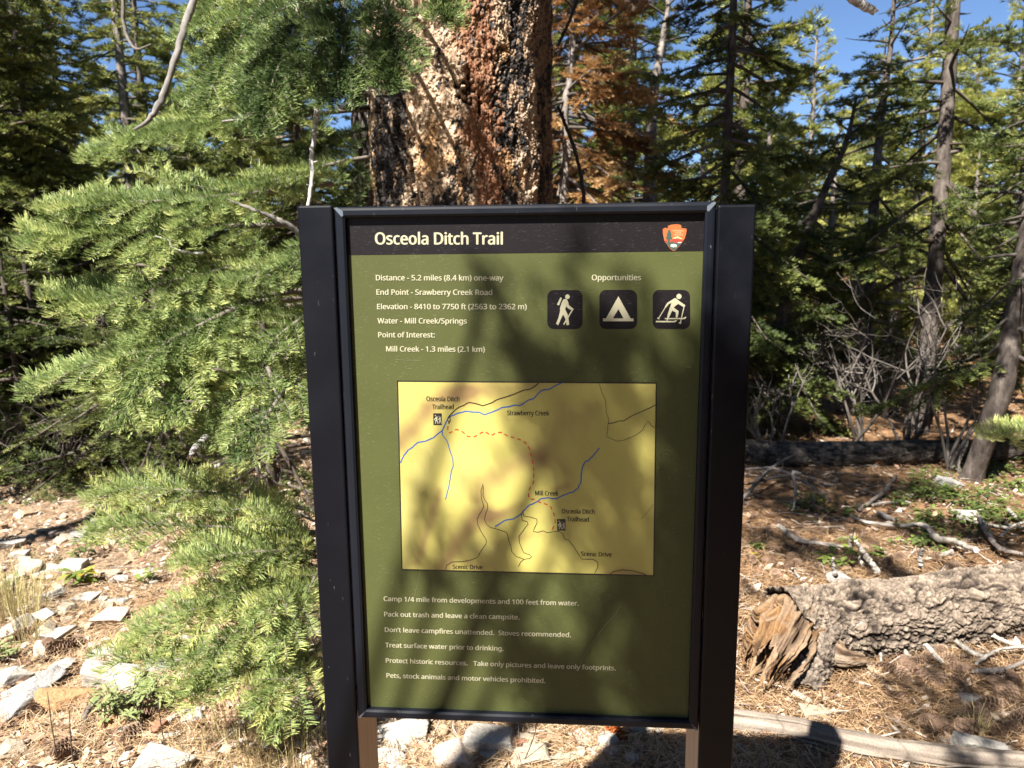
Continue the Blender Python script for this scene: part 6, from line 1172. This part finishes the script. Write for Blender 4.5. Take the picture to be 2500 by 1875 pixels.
for k, (pts, wd, t, dn) in enumerate(MIDS): spray(lb, fo, [lift(GD(x, y), t) - off for x, y in pts], wd, 470 + k, dn * 5.0, std=0.55)
lb.build("limbs", M_BRANCH, pine); fo.build("crown", M_DARKFIR, pine, smooth_faces=False)
# a slim fir out of view on the left whose shadow lies across the slope
lf = np.array([-4.4, 1.2, float(gz(-4.4, 1.2))]); lfr = thing("overhanging_fir", "slim fir outside the left of the view shading the stony slope", "tree", lf)
mb = MB(); trunk_tube(mb, np.array([[0, 0, 0], [0.03, 0, 3], [0, 0, 6.0]]), [0.09, 0.07, 0.02], 301); mb.build("trunk", M_FIRBARK, lfr); lb, fo = MB(), MB()
for k, (pts, wd, t, dn) in enumerate((([(-30, 1175), (80, 1165), (180, 1150), (290, 1135)], 0.035, 4.2, 1.2), ([(-60, 1050), (60, 1040), (170, 1020), (260, 1000)], 0.14, 4.6, .6), ([(-40, 1005), (80, 985), (200, 975)], 0.2, 4.8, .5), ([(120, 1050), (190, 1060), (260, 1062)], 0.04, 4.4, .7))):
    spray(lb, fo, [lift(GD(x, y), t) - lf for x, y in pts], wd, 490 + k, dn * 2.2, std=0.45)
lb.build("limbs", M_BRANCH, lfr); fo.build("crown", M_DARKFIR, lfr, smooth_faces=False)
# ------------------------------------------------------------------ small plants and grasses
M_LEAF = foliage("green_leaf", [(0.0, (0.04, 0.06, 0.022)), (0.5, (0.12, 0.165, 0.045)), (0.85, (0.22, 0.30, 0.06)), (1.0, (0.40, 0.30, 0.05))], 0.35, 0.5, 0.3)
M_SAGE = foliage("sage_leaf", [(0.0, (0.13, 0.17, 0.07)), (0.6, (0.26, 0.31, 0.13)), (1.0, (0.38, 0.40, 0.19))], 0.3, 0.6, 0.25)
M_STRAW = foliage("straw", [(0.0, (0.20, 0.19, 0.07)), (0.5, (0.40, 0.34, 0.15)), (1.0, (0.58, 0.50, 0.27))], 0.3, 0.6, 0.25)
def blades(mb, c, n, h, spread, rg, w=0.0022, lean=0.5, tint=(0.2, 0.9)):
    a = rg.random(n) * 6.28; r = spread * np.sqrt(rg.random(n)); b = c + np.stack([r * np.cos(a), r * np.sin(a), r * 0], 1); b[:, 2] = gz(b[:, 0], b[:, 1]); H = h * rg.uniform(0.5, 1.1, n); o = np.stack([np.cos(a + rg.normal(0, .5, n)), np.sin(a + rg.normal(0, .5, n)), a * 0], 1); s = np.stack([-o[:, 1], o[:, 0], a * 0], 1) * w / 2; le = lean * rg.uniform(0.1, 1, n)
    P1 = b + np.array([0, 0, 1.0]) * (H * .55)[:, None] + o * (H * le * .3)[:, None]; P2 = b + np.array([0, 0, 1.0]) * (H * (1 - .3 * le))[:, None] + o * (H * le)[:, None]
    v = np.stack([b - s, b + s, P1 - s * .8, P1 + s * .8, P2 - s * .2, P2 + s * .2], 1).reshape(-1, 3); i = np.arange(n)[:, None] * 6; mb.add(v, np.concatenate([i + [0, 1, 3, 2], i + [2, 3, 5, 4]]), 0, np.repeat(rg.uniform(*tint, n), 6))
def leaf(mb, base, d, up, L, W, tint):
    d = nrm(d); s = nrm(np.cross(d, up)); u = np.cross(s, d); t = np.array([0, .25, .55, .85, 1.0]); w = np.array([.08, .8, 1, .55, .0]) * W / 2; cv = -0.25 * t ** 2 * L
    m = base + np.outer(t * L, d) + np.outer(cv, u); v = np.concatenate([m - w[:, None] * s + (w * .35)[:, None] * u, m, m + w[:, None] * s + (w * .35)[:, None] * u]); f = [(i, 5 + i, 6 + i, i + 1) for i in range(4)] + [(5 + i, 10 + i, 11 + i, 6 + i) for i in range(4)]; mb.add(v, f, 0, tint)
def leafy(name, label, g, n, h, L, W, rg_seed, mat, cat="plant", spread=0.05, tint=(0.3, 0.8), group=None, lobes=False):
    rg = np.random.default_rng(rg_seed); mb = MB(); sm = MB()
    for k in range(n):
        a = rg.random() * 6.28; r = spread * math.sqrt(rg.random()); hh = h * rg.uniform(0.3, 1.0); b0 = np.array([r * math.cos(a) * .4, r * math.sin(a) * .4, 0]); tip = np.array([r * math.cos(a), r * math.sin(a), hh]); tube(sm, [b0, (b0 + tip) / 2, tip], [.0016, .0013, .001], 4, 0, 0.4, False)
        for q in range(6 if not lobes else 3):
            b2 = rg.random() * 6.28; d = np.array([math.cos(b2), math.sin(b2), rg.uniform(-0.1, 0.7)]); leaf(mb, tip * rg.uniform(0.55, 1.0), d, np.array([0, 0, 1.0]), L * rg.uniform(0.6, 1.1), W * rg.uniform(0.7, 1.1), rg.uniform(*tint))
    root = thing(name, label, cat, g, group); mb.build("leaves", mat, root); sm.build("stems", M_BRANCH, root); return root
def tuft(label, g, n, h, spread, seed, tint=(0.2, 0.9), w=0.0022, lean=0.6):
    mb = MB(); blades(mb, np.array(g), n, h, spread, np.random.default_rng(seed), w, lean, tint); o = mb.build("grass_tuft", M_STRAW); o.data.transform(Matrix.Translation([-x for x in g])); o.location = list(g); return tag(o, label, "grass tuft")
tuft("yellow green grass tuft at the left edge among white stones", G(*ZA(110, 1390)), 260, 0.26, 0.13, 1, (0.1, 0.8), lean=0.9)
tuft("dry straw tuft at the foot of the left sign post", G(*ZB_(2010, 1250)), 240, 0.13, 0.16, 2, (0.4, 1.0))
tuft("dry golden grass tuft at the bottom edge left of the sign", G(*ZB_(1650, 1290)), 260, 0.13, 0.20, 3, (0.4, 1.0))
tuft("small dry tuft between the spotted boulder and the cones", G(*ZB_(200, 470)), 90, 0.14, 0.06, 4, (0.4, 1.0))
tuft("thin straw tuft beneath the low fir foliage beside the post", G(*ZB_(1880, 1090)), 110, 0.20, 0.13, 5, (0.3, 0.9))
tuft("small straw tuft above the right end of the peeled pole", G(*ZR(1850, 1390)), 60, 0.10, 0.03, 6, (0.5, 1.0))
for k, (x, y, y2) in enumerate(((1460, 1060, 880), (1620, 990, 840), (1740, 1080, 910), (1870, 1070, 820), (1940, 1090, 880), (2040, 1080, 810), (2075, 1130, 990))):
    g = G(*ZB_(x, y + 60)); dep = (g - CAM) @ (C2W @ [0, 0, 1]); e = P(*ZB_(x + 8, y2), dep); mb = MB(); L = np.linalg.norm(e - g); tube(mb, [g * 0, (e - g) * .6 + [.005, 0, 0], e - g], [.0012, .001, .0008], 4, 0, 0.6, False); rgk = np.random.default_rng(k)
    add_needles(mb, np.array([(e - g) * .55]), np.array([nrm(e - g)]), np.array([L * .45]), np.array([[0, -1.0, 0.2]]), np.array([0.6]), 900, 0.008, 0.0022, False, rgk)
    o = mb.build("grass_stalk", M_STRAW); o.location = g.tolist(); tag(o, "pale seed headed grass stalk in front of the low fir by the sign post", "grass stalk", "seed headed grass stalks by the left post")
leafy("sage_plant", "pale green leafy plant below the orange boulder and long white stone", G(*ZB_(880, 960)), 46, 0.13, 0.040, 0.010, 10, M_SAGE, spread=0.13)
leafy("oak_seedling", "bright yellow green seedling among needles on the left slope", G(*ZA(525, 1215)), 9, 0.10, 0.065, 0.035, 11, M_LEAF, spread=0.06, tint=(0.5, 1.0), lobes=True)
leafy("oak_seedling", "small green seedling at the tip edge of the low fir foliage", G(*ZA(975, 1185)), 6, 0.08, 0.05, 0.028, 12, M_LEAF, spread=0.05, tint=(0.5, 0.85), lobes=True)
leafy("oak_seedling", "dull green seedling inside the long shadow on the left slope", G(*ZA(560, 985)), 8, 0.09, 0.05, 0.022, 13, M_LEAF, spread=0.10, tint=(0.2, 0.6), lobes=True)
leafy("sage_plant", "pale weed above the yellow grass tuft at the left edge", G(*ZA(60, 1260)), 20, 0.14, 0.03, 0.007, 14, M_SAGE, spread=0.09)
leafy("sage_plant", "small pale weed at the left edge above the spotted boulder", G(*ZB_(50, 600)), 12, 0.08, 0.03, 0.010, 15, M_SAGE, spread=0.05)
for k, (x, y, lab, sp, n) in enumerate(((150, 1080, "single bright green seedling close to the right sign post in sun", 0.03, 4), (840, 1060, "green seedling above the curved pale branch", 0.05, 6), (880, 1160, "bright green seedling touching the end of the curved pale branch", 0.035, 5), (1075, 1150, "small bright green seedling right of the curved pale branch", 0.035, 4), (740, 1200, "clump of green seedlings in front of the curved pale branch", 0.10, 12), (850, 850, "bright seedling at the start of the longest pale branch", 0.03, 4))):
    leafy("seedling", lab, G(*ZQ(x, y)), n, 0.06, 0.05, 0.03, 20 + k, M_LEAF, spread=sp, tint=(0.45, 0.9), lobes=True)
leafy("yellow_seedling", "yellow leaf seedling just below the bright green one by the right post", G(*ZQ(150, 1160)), 2, 0.03, 0.035, 0.025, 30, M_LEAF, spread=0.02, tint=(0.97, 1.0), lobes=True)
# low green plants beyond the log
rg = np.random.default_rng(5); mb = MB()
for k in range(300):
    cx, cy = [(1900, 520), (1500, 660), (1700, 700), (2050, 480), (1450, 560), (2100, 620), (1900, 760), (600, 780), (1350, 700), (1850, 890), (2150, 880), (1450, 900), (1500, 1060)][k % 13]; x, y = rg.normal(cx, 110), rg.normal(cy, 42); g = G(*ZQ(x, y))
    for q in range(7):
        a = rg.random() * 6.28; leaf(mb, g + np.array([rg.normal(0, .02), rg.normal(0, .02), rg.uniform(0.005, 0.05)]), np.array([math.cos(a), math.sin(a), rg.uniform(0, .8)]), np.array([0, 0, 1.0]), rg.uniform(.02, .05), rg.uniform(.01, .022), rg.uniform(0.0, 0.75))
tag(mb.build("ground_cover", M_LEAF), kind="stuff")
# wiry bare shrubs in the shade of the wood on the right
def wiry(label, foot, dep, h, seed, n=7, col=0.6, spread=0.45):
    rg = np.random.default_rng(seed); f_ = ground_at(foot, dep); mb = MB()
    def grow(p, d, L, r, lev):
        pts = [p]; dd = d
        for k in range(5): dd = nrm(dd + rg.normal(0, .16, 3) + [0, 0, .05]); pts.append(pts[-1] + dd * L / 5)
        tube(mb, curve_pts(pts, 12), np.linspace(r, r * .45, 12), 5, 0, np.clip(col + rg.normal(0, .15), 0, 1), False)
        if lev < 3:
            for k in range(rg.integers(2, 5)): j = rg.integers(2, 6); grow(pts[j], nrm(dd + rg.normal(0, .75, 3)), L * rg.uniform(.4, .7), r * .5, lev + 1)
    for k in range(n): a = rg.random() * 6.28; grow(np.array([rg.normal(0, .04), rg.normal(0, .04), 0]), nrm([math.cos(a) * spread, math.sin(a) * spread, 1]), h * rg.uniform(.6, 1), .013, 0)
    root = thing("bare_shrub", label, "shrub", f_); mb.build("twigs", M_GREY, root)
wiry("bare branching grey shrub before the sunny forest patch", 1875, 5.9, 1.1, 61, 6); wiry("pale forked bare shrub next to the right sign post", 1690, 5.4, 0.7, 62, 5, 0.9); wiry("bare shrub with upswept grey stems left of the tallest trunk", 1975, 5.6, 1.0, 63, 6, 0.7)
wiry("dark bare shrub below the slim dark firs by the post", 1640, 6.8, 1.0, 64, 7, 0.4); wiry("wiry pale shrub in front of the thick edge trunk", 2085, 5.0, 0.9, 65, 5, 0.85); wiry("tangle of bare twigs in the shade at the left edge", 90, 4.9, 0.7, 66, 8, 0.3, 0.9); wiry("low dark twiggy shrub between the grey trunks", 1930, 6.6, 0.9, 67, 7, 0.35)
bf = D(2235, 935, 3.4); bf2 = thing("fir_branch", "small bright fir sprig entering from the right edge", "branch", bf)
bough(bf2, bf, "bough", [D(2330, 915, 3.4), D(2260, 925, 3.35), D(2190, 935, 3.3), D(2128, 945, 3.25)], 700, lat=0.3, tint=(0.5, 0.8), r0=0.006, mat=M_FIRB)
